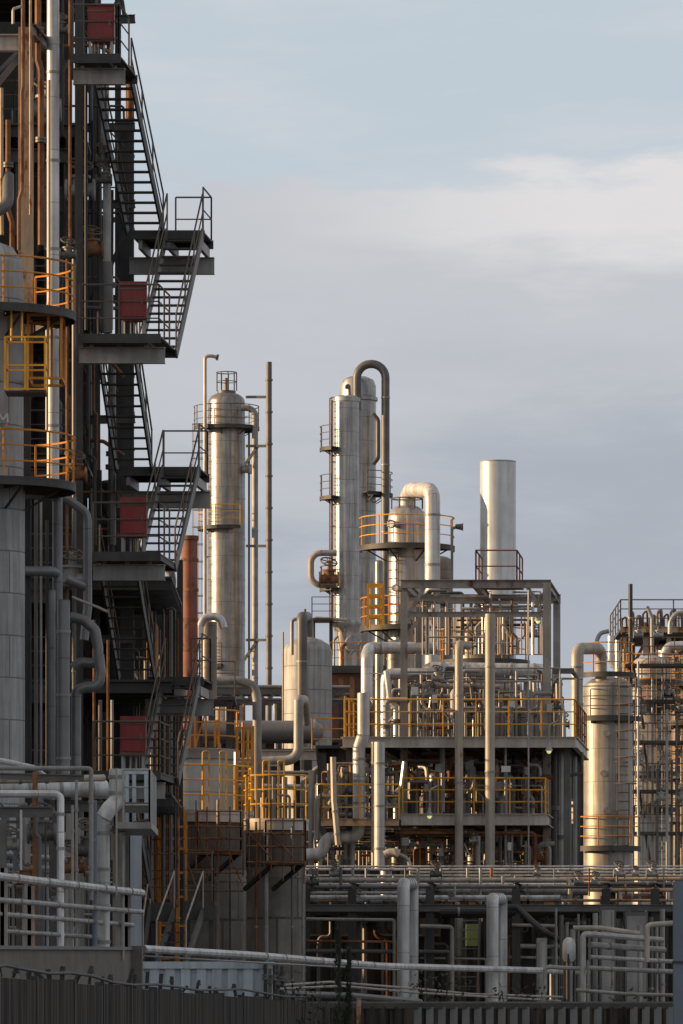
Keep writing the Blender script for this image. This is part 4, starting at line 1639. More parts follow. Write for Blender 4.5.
# front round posts and pipes
pipe('cream upright pipe with bent top before the decks, left of the thick one', [(468, 646, 171.4), (459.5, 644, 169.6), (459, 652, 169.5), (459, 1000, 169.5)], 4.1, 'cream', 1.6, hangers=4)
pipe('thick cream upright pipe standing before both decks', [(490, 614, 169.4), (490, 1035, 169.4)], 5.0, 'cream', hangers=4)
pipe('thin pale mast before the decks right of the thick cream pipe', [(528.5, 590, 169.6), (528.5, 960, 169.6)], .8, 'grey_light')
pipe('thin pale pipe rising between the decks right of the thick cream pipe', [(505.5, 748, 170.6), (505.5, 960, 170.6)], 1.3, 'grey_light')
pipe('thin grey pipe between the decks left of the cream pipes', [(442.5, 748, 171), (442.5, 800, 171), (442.5, 812, 171)], 2.6, 'grey_light')
# shiny pipe pair coming off the gooseneck
pipe('upper shiny pale pipe bending down left of the centre frame', [(437, 648, 178), (369.5, 648, 178), (367, 655, 176), (367, 700, 176), (366, 705, 175)], 6.0, 'galv', 1.7, hangers=3)
pipe('lower shiny pale pipe bending down beside the front frame post', [(445, 674, 177), (387, 674, 177), (386, 684, 177), (386, 720, 177), (386, 900, 177)], 5.8, 'galv', 1.8, hangers=3)
pipe('fat crooked pale pipe stepping down past the upper deck', [(363.5, 693, 169.5), (363.5, 735, 169.5), (359, 748, 169.5), (359, 836, 169.5), (327, 838, 169.7), (321, 854, 169.7), (300, 855, 169.7)], 6.2, 'white', 1.3, hangers=4)
pipe('pale upright pipe pair, thicker one left of the lower deck', [(379.5, 742, 168), (379.5, 870, 168)], 5.4, 'white', hangers=3)
pipe('pale upright pipe pair, thinner one left of the lower deck', [(373.5, 742, 168.6), (373.5, 868, 168.6)], 2.4, 'cream')
pipe('slanting cream pipe on the left wing deck', [(333, 757, 168.5), (334, 800, 168.5), (338, 845, 168.5)], 3.0, 'cream', hangers=2)
pipe('pale hooked pipe at the left end of the wing deck', [(335, 796, 170), (318, 796, 170), (317, 806, 170), (317, 840, 170)], 2.8, 'grey_light', 2)
pipe('grey riser at the left end of the wing deck', [(311, 770, 171), (311, 880, 171)], 2.6, 'grey_light')

# ------------------------------------------------------------------ clutter on the decks
rc = random.Random(77)
mats = ['grey', 'grey_light', 'rust_grey', 'galv', 'cream', 'steel_mid', 'rust', 'grey_light', 'grey', 'rust_cream', 'rust_grey']
deep = ['steel_mid', 'steel_dark', 'black', 'rust', 'steel_dark', 'steel_mid', 'grey']  # darker mix for far pipes, standing in for shade in the gaps
kinds = {'steel_dark': 'shade toned', 'black': 'black', 'grey': 'grey', 'grey_light': 'light grey', 'rust_grey': 'rust blotched', 'galv': 'shiny', 'cream': 'cream', 'steel_mid': 'dark', 'rust': 'rusty', 'white': 'pale', 'rust_cream': 'rusting cream'}


def tangle(where, x0, x1, ytop, ybot, D0, D1, n, rset, hz=0, valves=0, drums=0, boxes=0):
    xs = sorted(x0 + (x1 - x0) * (i + rc.random()) / n for i in range(n))
    for i, x in enumerate(xs):
        D = rc.uniform(D0, D1)
        m = rc.choice(mats if D < D0 + .5 * (D1 - D0) else deep)
        r = rc.choice(rset)
        yt = rc.uniform(ytop, ytop + (ybot - ytop) * .5)
        pts = [(x, yt, D), (x, ybot, D)]
        t = rc.random()
        sgn = rc.choice((-1, 1))
        shape = 'straight'
        if t < .35:
            pts = [(x + sgn * rc.uniform(8, 22), yt, D)] + pts
            shape = 'hooked'
        elif t < .6:
            ym = (yt + ybot) / 2
            pts = [(x + sgn * rc.uniform(5, 10), yt, D), (x + sgn * 6, ym - 3, D), (x, ym + 3, D), (x, ybot, D)]
            shape = 'crooked'
        elif t < .75:
            pts = [(x + sgn * 9, yt + 14, D + .3), (x + sgn * 9, yt, D + .3), (x, yt, D)] + pts[1:]
            shape = 'looped'
        fl = [(len(pts) - 2, rc.uniform(.2, .8))] if r > 1.6 and rc.random() < .6 else ()
        g = '%s pipes on %s' % ('small', where)
        pipe('%s %s pipe among the tangle on %s' % (shape, kinds[m], where), pts, r, m, 2.2, name='small_pipe', flanges=fl, group='%s %s pipes on %s' % (shape, kinds[m], where))
    for i in range(hz):
        y = ytop + (ybot - ytop) * (i + rc.random()) / hz
        a = rc.uniform(x0, x0 + (x1 - x0) * .5)
        b = a + (x1 - x0) * rc.uniform(.25, .6)
        D = rc.uniform(D0, D1)
        m = rc.choice(mats if D < D0 + .5 * (D1 - D0) else deep)
        r = rc.choice(rset)
        pts = [(a, y, D), (min(b, x1), y, D)]
        if rc.random() < .6:
            pts.append((min(b, x1), ybot, D))
        pipe('%s level pipe run on %s' % (kinds[m], where), pts, r, m, 2.2, name='level_pipe', flanges=[(0, .5)] if r > 1.6 else (), group='%s level pipes on %s' % (kinds[m], where))
    for i in range(valves):
        x = x0 + (x1 - x0) * (i + rc.random()) / valves
        D = rc.uniform(D0, D1)
        valve('small valve with handwheel on %s' % where, W(x, rc.uniform(ytop + 8, ybot - 6), D), rc.choice((.06, .08, .11)), rc.choice(('grey', 'rust', 'steel_mid', 'grey_light')), group='handwheel valves on %s' % where)
    for i in range(drums):
        x = x0 + (x1 - x0) * (i + .2 + .6 * rc.random()) / drums
        D = rc.uniform(D0, D1)
        h = rc.uniform(.35, .75) * (ybot - ytop)
        column('drum_vessel', 'squat drum standing on %s, %s from the left' % (where, ORD[i]), 'drum', x, D, ybot - h, rc.uniform(5, 9), rc.choice(('clad', 'clad_dark', 'drum', 'rust')), ybot=ybot, band=.7, seg=18)
    for i in range(boxes):
        x = x0 + (x1 - x0) * (i + rc.random()) / boxes
        D = D0 + .1
        y = rc.uniform(ytop + 5, ybot - 14)
        a, b = W(x, y + 8, D), W(x + rc.uniform(4, 7), y, D)
        T = Thing('junction_box', 'small box on a stand on %s' % where, 'junction box', ((a.x + b.x) / 2, D, a.z), 'junction boxes on %s' % where)
        s = T.mb()
        s.box((a.x, D, a.z), (b.x, D + .18, b.z))
        T.part('housing', s, M[rc.choice(('signwhite', 'grey', 'grey_light', 'rust_grey'))])
        s = T.mb()
        s.box(((a.x + b.x) / 2 - .03, D + .05, W(0, ybot, D).z), ((a.x + b.x) / 2 + .03, D + .11, a.z))
        T.part('stand', s, M['steel_mid'])


for i, (px0, px1, py, D, rp) in enumerate([(398, 470, 722, 179.4, 9), (476, 530, 720, 179.6, 10), (392, 455, 694, 180.2, 7), (462, 522, 692, 180.0, 8)]):  # dark drums added to blacken the gaps behind the upper rails
    T = Thing('heat_exchanger', 'dark horizontal heat exchanger drum added behind the upper deck rails, %s' % ('lower left one', 'lower right one', 'upper left one', 'upper right one')[i], 'heat exchanger', W((px0 + px1) / 2, py, D))
    a, b = W(px0, py, D), W(px1, py, D)
    r = rp * K(D)
    s = T.mb()
    s.tube([a, b], r, 20)
    T.part('shell', s, M['drum' if i % 2 else 'steel_mid'])
    for f in (.02, .12, .88, .98):
        s = T.mb()
        s.disc(a.lerp(b, f), (1, 0, 0), r * 1.14, .08, 20)
        T.part('flange', s, M['grey'])
    for f in (.25, .75):
        s = T.mb()
        c = a.lerp(b, f)
        s.box((c.x - .1, D - .3, Zu if i < 2 else c.z - r - .5), (c.x + .1, D + .3, c.z - r * .8))
        T.part('saddle', s, M['steel_dark'])
tangle('the upper deck', 384, 566, 668, 737, 171.6, 178, 84, (.6, .8, 1.1, 1.5, 2.2, 2.8), hz=26, valves=26, drums=6, boxes=6)
tangle('the lower deck', 404, 548, 752, 814, 170.8, 178, 80, (.6, .8, 1.1, 1.6, 2.4, 3.0), hz=26, valves=24, drums=6, boxes=5)
tangle('the wing deck', 322, 398, 756, 819, 169.8, 175, 44, (.6, .9, 1.3, 1.8, 2.6), hz=16, valves=14, drums=3, boxes=2)
tangle('the bottom walkway', 312, 550, 828, 868, 170, 178, 76, (.6, .9, 1.3, 1.8, 2.6), hz=30, valves=18, drums=5, boxes=4)
tangle('the top frame', 412, 545, 590, 655, 173, 190, 44, (.6, .8, 1.1, 1.5), hz=18, valves=12)
# glimpsed cladding vessels behind the decks
for i, (px, y1, r, m, lb) in enumerate([(427, 752, 6, 'cream', 'cream vessel behind the lower deck near its left post'), (449, 758, 7, 'rust', 'rusty vessel behind the lower deck rails'),
                                      (395, 640, 8, 'clad', 'silver vessel rising behind the front left frame post'), (418, 690, 7, 'clad', 'squat silver vessel behind the upper deck rails')]):
    column('drum_vessel', lb, 'drum', px, 180.5, y1, r, m, ybot=868, band=1.2, seg=20)
# dark backing building added so no sky shines through the lower decks
T = Thing('shed', 'black backing building added behind the two decks to stop the sky', 'building', (W(450, HY, 187).x, 187, 0))
q = T.mb()
q.box((W(318, 0, 187).x, 185, 0), (W(574, 0, 187).x, 194.5, W(0, 752, 187).z))
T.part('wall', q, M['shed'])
for k in range(8):
    q = T.mb()
    x = W(322 + k * 35, 0, 185).x
    q.beam((x, 184.9, 0), (x, 184.9, W(0, 753, 185).z), .3, .16)
    T.part('pilaster', q, M['steel_dark'])
q = T.mb()
q.box((W(316, 0, 187).x, 184.6, W(0, 752, 187).z), (W(576, 0, 187).x, 195, W(0, 749, 187).z))
T.part('roof', q, M['steel_dark'])
# lamps
for (px, py, D, lb) in [(538, 621, 173.6, 'yellow lit pendant lamp hanging under the top frame'), (429.5, 816, 169.2, 'yellow lit lamp globe on the lower deck edge'), (549, 751, 169.5, 'pale lit lamp under the right end of the upper deck')]:
    c = W(px, py, D)
    T = Thing('pendant_lamp', lb, 'lamp', (c.x, D, c.z))
    s = T.mb()
    s.lathe([(.12, c.z - .0), (.11, c.z + .05), (.06, c.z + .14), (.04, c.z + .26), (.001, c.z + .27)], c.x, D, 14)
    T.part('lamp_shade', s, M['grey_light'])
    s = T.mb()
    s.lathe([(.001, c.z - .09), (.04, c.z - .07), (.07, c.z - .03), (.08, c.z + .02), (.001, c.z + .03)], c.x, D, 14)
    T.part('bulb', s, M['lamp'])
    s = T.mb()
    s.tube([c + Vector((0, 0, .26)), c + Vector((0, 0, .8)), c + Vector((.3, .2, .95))], .03, 6, .15)
    T.part('bracket_arm', s, M['rust_grey'])
c = W(390, 853, 167)
T = Thing('street_lamp', 'pale cobra head lamp on a short mast below the lower deck', 'lamp', (W(411, 900, 167).x, 167, 0))
s = T.mb()
s.tube([W(412, 1080, 167), W(411, 870, 167), W(408, 858, 167), W(398, 854, 167)], .06, 8, .3)
T.part('mast', s, M['grey_light'])
s = T.mb()
s.tube([W(399, 854.5, 167), W(394, 852.5, 167), W(388, 853, 167), W(385, 855, 167)], .15, 10, .1, r2=.12)
T.part('lamp_head', s, M['cream'])
# sign plates
for (px, py, w, h, D, lb) in [(512, 704, 6, 6, 169.9, 'blank white plate on the upper deck railing'), (506, 769, 9, 6, 169.95, 'white twin plate on the thin mast over the lower deck rail')]:
    a, b = W(px - w / 2, py + h / 2, D), W(px + w / 2, py - h / 2, D)
    T = Thing('sign_plate', lb, 'sign', ((a.x + b.x) / 2, D, a.z))
    s = T.mb()
    s.box((a.x, D - .02, a.z), (b.x, D, b.z))
    T.part('plate', s, M['signwhite'])
    s = T.mb()
    s.box(((a.x + b.x) / 2 - .02, D + .002, a.z - .2), ((a.x + b.x) / 2 + .02, D + .04, b.z))
    T.part('stay', s, M['steel_mid'])
# end bracket on the right of the upper deck
T = Thing('davit_arm', 'dark davit arm over the right end of the upper deck', 'davit', (W(574, 740, 174).x, 174, Zu))
s = T.mb()
s.tube([W(554, 671, 174), W(572, 671, 174), W(577, 677, 174), W(577, 738, 174)], .07, 8, .2)
T.part('arm', s, M['steel_mid'])
s = T.mb()
s.beam(W(552, 671, 174), W(574, 671, 174), .3, .16)
T.part('box_beam', s, M['steel_mid'])
pipe('dark hooked pipe under the right end of the upper deck', [(582, 752, 172), (582, 773, 172), (568, 776, 172)], 1.6, 'steel_mid', 1.5)
for i, (x, r, m) in enumerate([(553, 4.2, 'steel_dark'), (560, 3.6, 'grey'), (567, 4.5, 'steel_mid'), (574, 3.2, 'grey'), (572, 5, 'steel_dark')]):
    pipe('tall riser right of the lower deck, %s' % ('blackest one', 'slim grey one', 'fat dull one', 'slimmest grey one', 'thick dark one')[i], [(x, 750, 173 + i * .8), (x, 1040, 173 + i * .8)], r, m, name='riser_pipe', flanges=[(0, .2 + .1 * i)])
# ------------------------------------------------------------------ right column with gooseneck (D 200)
rD = column('column_vessel', 'golden lit column with gooseneck pipe right of the centre structure', 'process vessel', 608, 208, 676, 24.5, 'clad_gold', band=1.5, seg=44,
            profile=[(24.5, 1080), (24.5, 690), (23, 684), (16, 679), (6, 677), (.01, 676.5)],
            rings=[(673, 27, -200, 20, 'orange', 'deck'), (717, 34, -150, 0, 'rail_dark', 'deck'), (846.5, 33, -170, 10, 'orange', 'deck')],
            ladders=[(-62, 680, 846, True)], manholes=[(-95, 735, .12), (-100, 775, .12), (-95, 812, .12)])
pipe('fat gooseneck pipe curling over the golden lit column', [(577, 760, 205.6), (577, 648.5, 205.6), (601, 648.5, 207.4), (601, 700, 207.6)], 6.0, 'cream', 1.75, hangers=3)
pipe('thin curved vent pipe behind the gooseneck', [(597, 660, 212), (597, 640, 212), (600, 633, 212), (609, 631, 212)], 2.2, 'grey', 3)
# cluster behind (D 232-245)
e1 = column('column_vessel', 'pale column with round manholes behind the golden lit column', 'process vessel', 651, 236, 655, 18.5, 'tank', band=2, seg=36,
            rings=[(681, 30, -200, 10, 'orange', 'deck'), (706, 30, -160, 20, 'orange', 'deck'), (772, 28, -160, 10, 'rust', 'deck'), (808, 28, -160, 10, 'rust', 'deck')],
            manholes=[(-102, 693, .42), (-102, 735, .46), (-98, 757, .44), (-102, 793, .46)], ladders=[(-68, 660, 860, True)])
e2 = column('column_vessel', 'grey ribbed column at the right edge of the cluster', 'process vessel', 690, 240, 648, 19, 'clad_dark', band=1.6, seg=36,
            rings=[(683, 31, -200, 10, 'orange', 'deck'), (722, 31, -190, 10, 'orange', 'deck'), (775, 30, -190, 10, 'orange', 'deck'), (818, 30, -190, 10, 'rust', 'deck')],
            manholes=[(-105, 790, .3)], ladders=[(-110, 650, 860, False)])
e3 = column('column_vessel', 'small silver domed vessel on the cluster top platform', 'process vessel', 622, 241, 640, 9, 'clad', band=2, seg=24)
e4 = column('column_vessel', 'dull domed vessel between the two cluster columns', 'process vessel', 668, 246, 640, 12, 'clad', band=2, seg=24, rings=[(662, 20, -200, 20, 'rust', 'deck')])
T = Thing('service_platform', 'high crowded railed platform across the right hand cluster', 'platform', (W(655, HY, 244).x, 244, 0))
z = W(0, 634, 243).z
x0, x1 = W(616, 0, 243).x, W(720, 0, 243).x
s = T.mb()
s.box((x0, 239, z - .14), (x1, 249, z))
T.part('deck', s, M['deck'])
s = T.mb()
s.ibeam((x0, 238.95, z - .1), (x1, 238.95, z - .1), .24, .16)
T.part('edge_beam', s, M['rust_cream'])
s = T.mb()
s.railing([(x0, 248, z), (x0, 239, z), (x1, 239, z)], 1.2, r=.03, sp=2)
T.part('railing', s, M['rail_dark'])
for x in (620, 641, 664, 683):
    a = W(x, 636, 243)
    s = T.mb()
    s.ibeam((a.x, 239.4, 0), (a.x, 239.4, a.z - .3), .2, .2, up=(0, 1, 0))
    T.part('post', s, M['rust_grey'])
    s = T.mb()
    s.ibeam((a.x + .8, 248, 0), (a.x + .8, 248, a.z), .26, .26, up=(0, 1, 0))
    T.part('post', s, M['steel_mid'])
for (a, b) in [((612, 668), (622, 638)), ((636, 660), (646, 640)), ((672, 664), (683, 640))]:
    s = T.mb()
    s.beam(W(a[0], a[1], 240), W(b[0], b[1], 240), .14, .14)
    T.part('brace', s, M['steel_mid'])
pipe('tall black vent pipe with round tip over the right hand cluster', [(630.5, 720, 234), (630.5, 584, 234)], 2.2, 'steel_dark', hangers=2)
pipe('grey slanting tipped vent pipe right of the tall black one', [(652, 655, 237), (652, 618, 237), (648, 608, 237), (646.5, 607, 237)], 2.0, 'grey', 4)
pipe('curved pale overhead pipe entering from the right edge', [(670, 634, 238), (670, 622, 238), (676, 613, 238), (690, 611, 238)], 2.4, 'grey_light', 4)
pipe('big silver elbow duct among the cluster platforms', [(700, 645, 236.5), (668, 646, 236.5), (664, 655, 236.5), (664, 672, 236.5)], 4.5, 'galv', 2)
pipe('pale bulging pipe end left of the black vent pipe', [(611, 636, 238), (611, 660, 238), (616, 668, 238)], 3.5, 'galv', 2)
pipe('slim shiny riser under the cluster platform', [(617, 640, 237), (617, 668, 237)], 2, 'galv')
rc2 = random.Random(3)
for i in range(14):
    x = 619 + i * 4.8
    D = rc2.uniform(229, 234)
    y0 = rc2.uniform(640, 780)
    m = rc2.choice(('grey', 'rust', 'rust_grey', 'steel_mid', 'grey_light', 'orange'))
    r = rc2.choice((.6, .8, 1.0, 1.3))
    yb = 900
    pts = [(x, y0, D), (x, yb, D)]
    if i % 3 == 0:
        pts = [(x + 9, y0, D)] + pts
    if x < 634 and y0 < 860:
        D2 = 222
        pts = [(p[0], p[1], 226) for p in pts]
    pipe('thin %s riser on the right hand cluster columns' % ({'grey': 'grey', 'rust': 'rusty', 'rust_grey': 'blotched', 'steel_mid': 'dark', 'grey_light': 'pale', 'orange': 'orange'}[m]), pts, r, m, name='riser_pipe',
         group='%s risers on the right hand cluster' % m.replace('_', ' '))
for i in range(12):
    x = 634 + rc2.random() * 48
    valve('small valve on the right hand cluster platforms', W(x, rc2.choice((640, 676, 700, 716, 768, 803)) - 5, 232), rc2.choice((.09, .12, .15)), rc2.choice(('grey_light', 'grey', 'steel_mid')), group='valves on the right hand cluster')
for i in range(9):
    x = 622 + i * 7
    pipe('short crooked pipe standing on the cluster top platform', [(x, 634, 239.5), (x, 620 - (i * 5) % 9, 239.5), (x + 4, 616 - (i * 5) % 9, 239.5), (x + 5, 634, 240)], (1, 1.4, 1.8)[i % 3], ('rust', 'grey', 'rust_grey')[i % 3], name='small_pipe', group='short crooked pipes on the cluster top platform')
for i, (x, r) in enumerate([(645, 3.5), (659, 4.5), (676, 4)]):
    column('drum_vessel', 'little %s drum on the cluster top platform' % ('rust brown', 'dull steel', 'pale dirty')[i], 'drum', x, 242, 622, r, ('rust', 'drum', 'clad_dark')[i], ybot=634, band=.6, seg=16)
column('column_vessel', 'dull brown column squeezed behind the black vent pipe', 'process vessel', 637, 249, 660, 8, 'clad_dark', band=1.5, seg=24, rings=[(690, 13, -200, 20, 'rust', 'deck'), (740, 13, -200, 20, 'rust', 'deck')])
column('column_vessel', 'dark slim column at the far right behind the ribbed one', 'process vessel', 673, 250, 625, 7, 'drum', band=1.5, seg=24, rings=[(700, 14, -200, 20, 'rail_dark', 'deck'), (750, 14, -200, 20, 'rail_dark', 'deck')])
for i in range(16):
    x = 612 + i * 4.6 + rc2.uniform(-1, 1)
    y = rc2.uniform(638, 780)
    m = rc2.choice(('rust', 'steel_mid', 'rust_grey', 'steel_dark', 'grey'))
    nm = {'grey': 'grey', 'rust': 'rusty', 'rust_grey': 'blotched', 'steel_mid': 'dark', 'steel_dark': 'shade toned'}[m]
    pipe('bent %s pipe woven between the right hand cluster columns' % nm, [(x - 10, y, 244), (x, y, 244), (x, y + 25, 244), (x + 7, y + 32, 244), (x + 7, 900, 244)], rc2.choice((.8, 1.2, 1.8)), m, name='small_pipe', group='bent %s pipes in the right hand cluster' % nm)
for i, (x, y, r, lb) in enumerate([(624, 700, 5.5, 'narrow grey vessel filling the gap right of the golden lit column'), (660, 700, 4.5, 'narrow dirty vessel between pale and ribbed columns'), (592, 735, 6, 'low dark vessel behind the left flank of the golden lit column')]):
    column('drum_vessel', lb, 'drum', x, (221, 243, 221)[i], y, r, ('clad_dark', 'clad_dark', 'drum')[i], band=1.2, seg=20)
for i, (xa, xb, y) in enumerate([(628, 700, 700), (632, 700, 741), (628, 690, 790), (634, 700, 832), (622, 700, 664)]):
    T = Thing('service_platform', 'narrow cross platform on the right hand cluster, %s from the top' % ('second', 'third', 'fourth', 'lowest', 'first')[i], 'platform', W((xa + xb) / 2, y, 233))
    z = W(0, y, 233).z
    s = T.mb()
    s.box((W(xa, 0, 233).x, 232.6, z - .12), (W(xb, 0, 233).x, 234, z))
    T.part('deck', s, M['deck'])
    s = T.mb()
    s.railing([(W(xa, 0, 233).x, 233.9, z), (W(xa, 0, 233).x, 232.65, z), (W(xb, 0, 233).x, 232.65, z)], 1.1, r=.024, sp=1.1)
    T.part('railing', s, M['rust' if i % 2 else 'rail_dark'])
    s = T.mb()
    s.beam((W(xa + 12, 0, 233).x, 233.2, z - .12), (W(xa + 18, 0, 233).x, 234.6, z - 1.1), .1, .1)
    T.part('bracket', s, M['steel_mid'])
# backdrop shed behind the cluster
T = Thing('shed', 'dull grey shed behind the right hand cluster', 'building', (W(640, HY, 256).x, 256, 0))
s = T.mb()
s.box((W(560, 0, 256).x, 254, 0), (W(740, 0, 256).x, 268, W(0, 752, 256).z))
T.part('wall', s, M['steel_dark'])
s = T.mb()
s.box((W(558, 0, 256).x, 253.6, W(0, 752, 256).z), (W(742, 0, 256).x, 268.4, W(0, 749, 256).z))
T.part('roof', s, M['steel_dark'])

# ------------------------------------------------------------------ the low pipe rack across the front (D 158-164)
T = Thing('pipe_rack', 'long low steel pipe rack crossing the whole right half', 'pipe rack', (W(500, HY, 160).x, 160, 0))
for px in (306, 352, 430, 516, 606, 655, 700):
    for D in (157, 163):
        a = W(px, 889 if D < 160 else 870, 157)
        s = T.mb()
        s.ibeam((a.x + CS * (D - 157), D, 0), (a.x + CS * (D - 157), D, a.z), .24, .24, up=(0, 1, 0))
        T.part('post', s, M['steel_dark'])
    s = T.mb()
    a = W(px, 905, 157)
    s.ibeam(a, Vector((a.x + CS * 6, 163, a.z)), .24, .2)
    T.part('cross_beam', s, M['steel_dark'])
    s = T.mb()
    a = W(px, 886, 157)
    s.ibeam(a, Vector((a.x + CS * 6, 163, a.z)), .18, .16)
    T.part('cross_beam', s, M['steel_dark'])
for y, D in ((908, 156.8), (908, 163.2), (888, 163.2)):
    s = T.mb()
    s.ibeam(W(302, y, D), W(720, y, D), .2, .16)
    T.part('stringer', s, M['steel_mid'])
s = T.mb()
z = W(0, 911, 157).z
s.box((W(302, 0, 157).x, 157, z - .06), (W(720, 0, 157).x, 164, z))
T.part('drip_tray', s, M['deck'])
rows = [(866.5, 164.6, 1.0, 'white', 300, 720), (869.5, 164.2, 1.3, 'white', 300, 720), (872.6, 163.6, 1.2, 'cream', 410, 720), (876, 163.0, 1.5, 'grey_light', 300, 720), (880, 159.5, 2.5, 'cream', 304, 569),
        (884.5, 161.0, 1.6, 'white', 300, 720), (887, 158.6, 1.8, 'steel_mid', 304, 640), (890.5, 160.3, 5.0, 'grey_light', 420, 588), (893, 158.2, 1.6, 'grey_light', 304, 430), (897.5, 157.6, 2.4, 'white', 304, 560),
        (900.5, 159, 1.5, 'rust_cream', 304, 720), (879, 161.8, 1.9, 'rust_cream', 560, 720), (884, 158.4, 2.0, 'steel_mid', 575, 672), (890, 157.6, 2.0, 'rust_cream', 590, 674), (897, 162, 3.6, 'rust_wall', 622, 662)]
for i, (y, D, r, m, xa, xb) in enumerate(rows):
    lab = ['thin topmost rail like pipe on the low rack', 'second thin pale pipe from the top of the low rack', 'thin cream pipe high on the low rack', 'dull thin pipe high on the low rack',
           'cream front pipe on the low rack bending down at right', 'pale pipe midway on the low rack', 'dark front pipe midway on the low rack', 'fattest grey insulated pipe on the low rack', 'short grey pipe left on the low rack',
           'pale bottom pipe along the front of the low rack', 'blotched thin pipe along the rack bottom', 'rust blotched pipe on the rack behind the golden column', 'dark pipe on the rack near the blue post',
           'blotched front pipe ending at the blue post', 'fat rust brown pipe stub on the right of the rack'][i]
    pts = [(xa, y, D), (xb, y, D)]
    if i == 4:
        pts = [(xa, y, D), (569, y, D), (570, 888, D), (570, 913, D)]
    n = max(2, int((xb - xa) / 60))
    pipe(lab, pts, r, m, 1.6, name='rack_pipe', hangers=n)
rc3 = random.Random(9)
for i in range(30):
    x = 305 + i * 12.4 + rc3.uniform(-2, 2)
    D = rc3.uniform(157.4, 162.6)
    y0 = rc3.choice((868, 876, 884, 896))
    y1 = rc3.choice((884, 896, 904, 910))
    if y1 <= y0:
        y1 = y0 + 12
    m = rc3.choice(('rust', 'grey', 'orange', 'rust_grey', 'steel_mid', 'grey_light'))
    nm = {'grey': 'grey', 'rust': 'rusty', 'rust_grey': 'blotched', 'steel_mid': 'dark', 'grey_light': 'pale', 'orange': 'orange'}[m]
    pipe('short %s drop pipe between the rack lines' % nm, [(x, y0, D), (x, y1, D)], rc3.choice((.8, 1.1, 1.6)), m, name='drop_pipe', group='short %s drop pipes in the rack' % nm)
for i in range(18):
    x = 316 + i * 20 + rc3.uniform(-5, 5)
    valve('small valve sitting in the low pipe rack', W(x, rc3.choice((874, 882, 901)), rc3.uniform(157.5, 160)), rc3.choice((.06, .08, .1)), rc3.choice(('grey_light', 'grey', 'steel_mid')), group='valves in the low pipe rack')
for i in range(14):
    x = 480 + rc3.random() * 90 if i < 7 else 430 + rc3.random() * 150
    T = Thing('cable_tray_box', 'small rusty box among the drops under the rack', 'box', W(x, 909, 158), 'rusty boxes under the rack')
    a = W(x, 910.5, 158)
    s = T.mb()
    s.box((a.x, 157.8, a.z), (a.x + .2, 158.1, a.z + .25))
    T.part('housing', s, M[('rust', 'orange', 'rust_wall')[i % 3]])
    s = T.mb()
    s.box((a.x - .02, 157.78, a.z + .25), (a.x + .22, 158.12, a.z + .28))
    T.part('lid', s, M['rust'])

# inverted U pipes
pipe('near inverted U pipe of pale jacketed steel standing on the rack front', [(403.5, 1000, 152), (403.5, 930, 152), (403.5, 884, 152), (412.5, 884, 156), (412.5, 930, 156), (412.5, 1000, 156)], 6.2, 'white', 1.15, hangers=4)
pipe('right inverted U pipe of pale jacketed steel before the dark bay', [(492.5, 1005, 147), (492.5, 940, 147), (492.5, 899, 147), (501.5, 899, 151), (501.5, 940, 151), (501.5, 1005, 151)], 6.0, 'white', 1.15, hangers=4)

# dark building under the rack
T = Thing('shed', 'low black shed under the pipe rack left of the steps', 'building', (W(370, HY, 166).x, 166, 0))
s = T.mb()
s.box((W(302, 0, 166).x, 165.2, 0), (W(442, 0, 166).x, 170, W(0, 912, 166).z))
T.part('wall', s, M['shed'])
s = T.mb()
s.box((W(304, 0, 165).x, 165.06, W(0, 936, 165).z), (W(440, 0, 165).x, 165.19, W(0, 934, 165).z))
T.part('ledge', s, M['steel_mid'])
for k in range(9):
    s = T.mb()
    x = W(306 + k * 15, 0, 165).x
    s.box((x, 165.1, 0), (x + .1, 165.19, W(0, 937, 165).z))
    T.part('rib', s, M['concrete'])
T = Thing('shed', 'dark shed under the pipe rack right of the steps', 'building', (W(590, HY, 168).x, 168, 0))
s = T.mb()
s.box((W(482, 0, 168).x, 167, 0), (W(730, 0, 168).x, 172, W(0, 912, 168).z))
T.part('wall', s, M['shed'])
for k in range(16):
    s = T.mb()
    x = W(486 + k * 15, 0, 167).x
    s.beam((x, 166.93, 0), (x, 166.93, W(0, 914, 167).z), .14, .12)
    T.part('rib', s, M['steel_dark'])
# steps between the sheds with a pale green panel behind
T = Thing('steps', 'dark open steel steps in the bay between the black sheds', 'steps', (W(464, HY, 164.6).x, 164.6, 0))
p0, p1 = W(455, 1000, 164.4), W(457, 918, 167.5)
s = T.mb()
for dx in (0, 24):
    s.beam(W(453 + dx, 1010, 164), W(456 + dx, 916, 167), .06, .24)
T.part('stringer', s, M['steel_dark'])
for k in range(10):
    s = T.mb()
    a = W(453.5, 1005, 164).lerp(W(456.5, 920, 167), k / 9)
    s.box((a.x + .03, a.y - .12, a.z - .03), (a.x + 22.4 * K(165), a.y + .12, a.z))
    T.part('tread', s, M['grey'])
T = Thing('panel_board', 'pale green panel seen through the dark steps', 'panel', (W(470, HY, 173).x, 173, 0))
s = T.mb()
s.box((W(466, 0, 173).x, 173, W(0, 946, 173).z), (W(480, 0, 173).x, 173.2, W(0, 924, 173).z))
T.part('board', s, material('pale_green_board', (.42, .52, .22), .6, 0, .15))
s = T.mb()
for x in (468, 478):
    a = W(x, 926, 173.3)
    s.beam((a.x, 173.3, 0), a, .12, .12)
T.part('leg', s, M['steel_dark'])

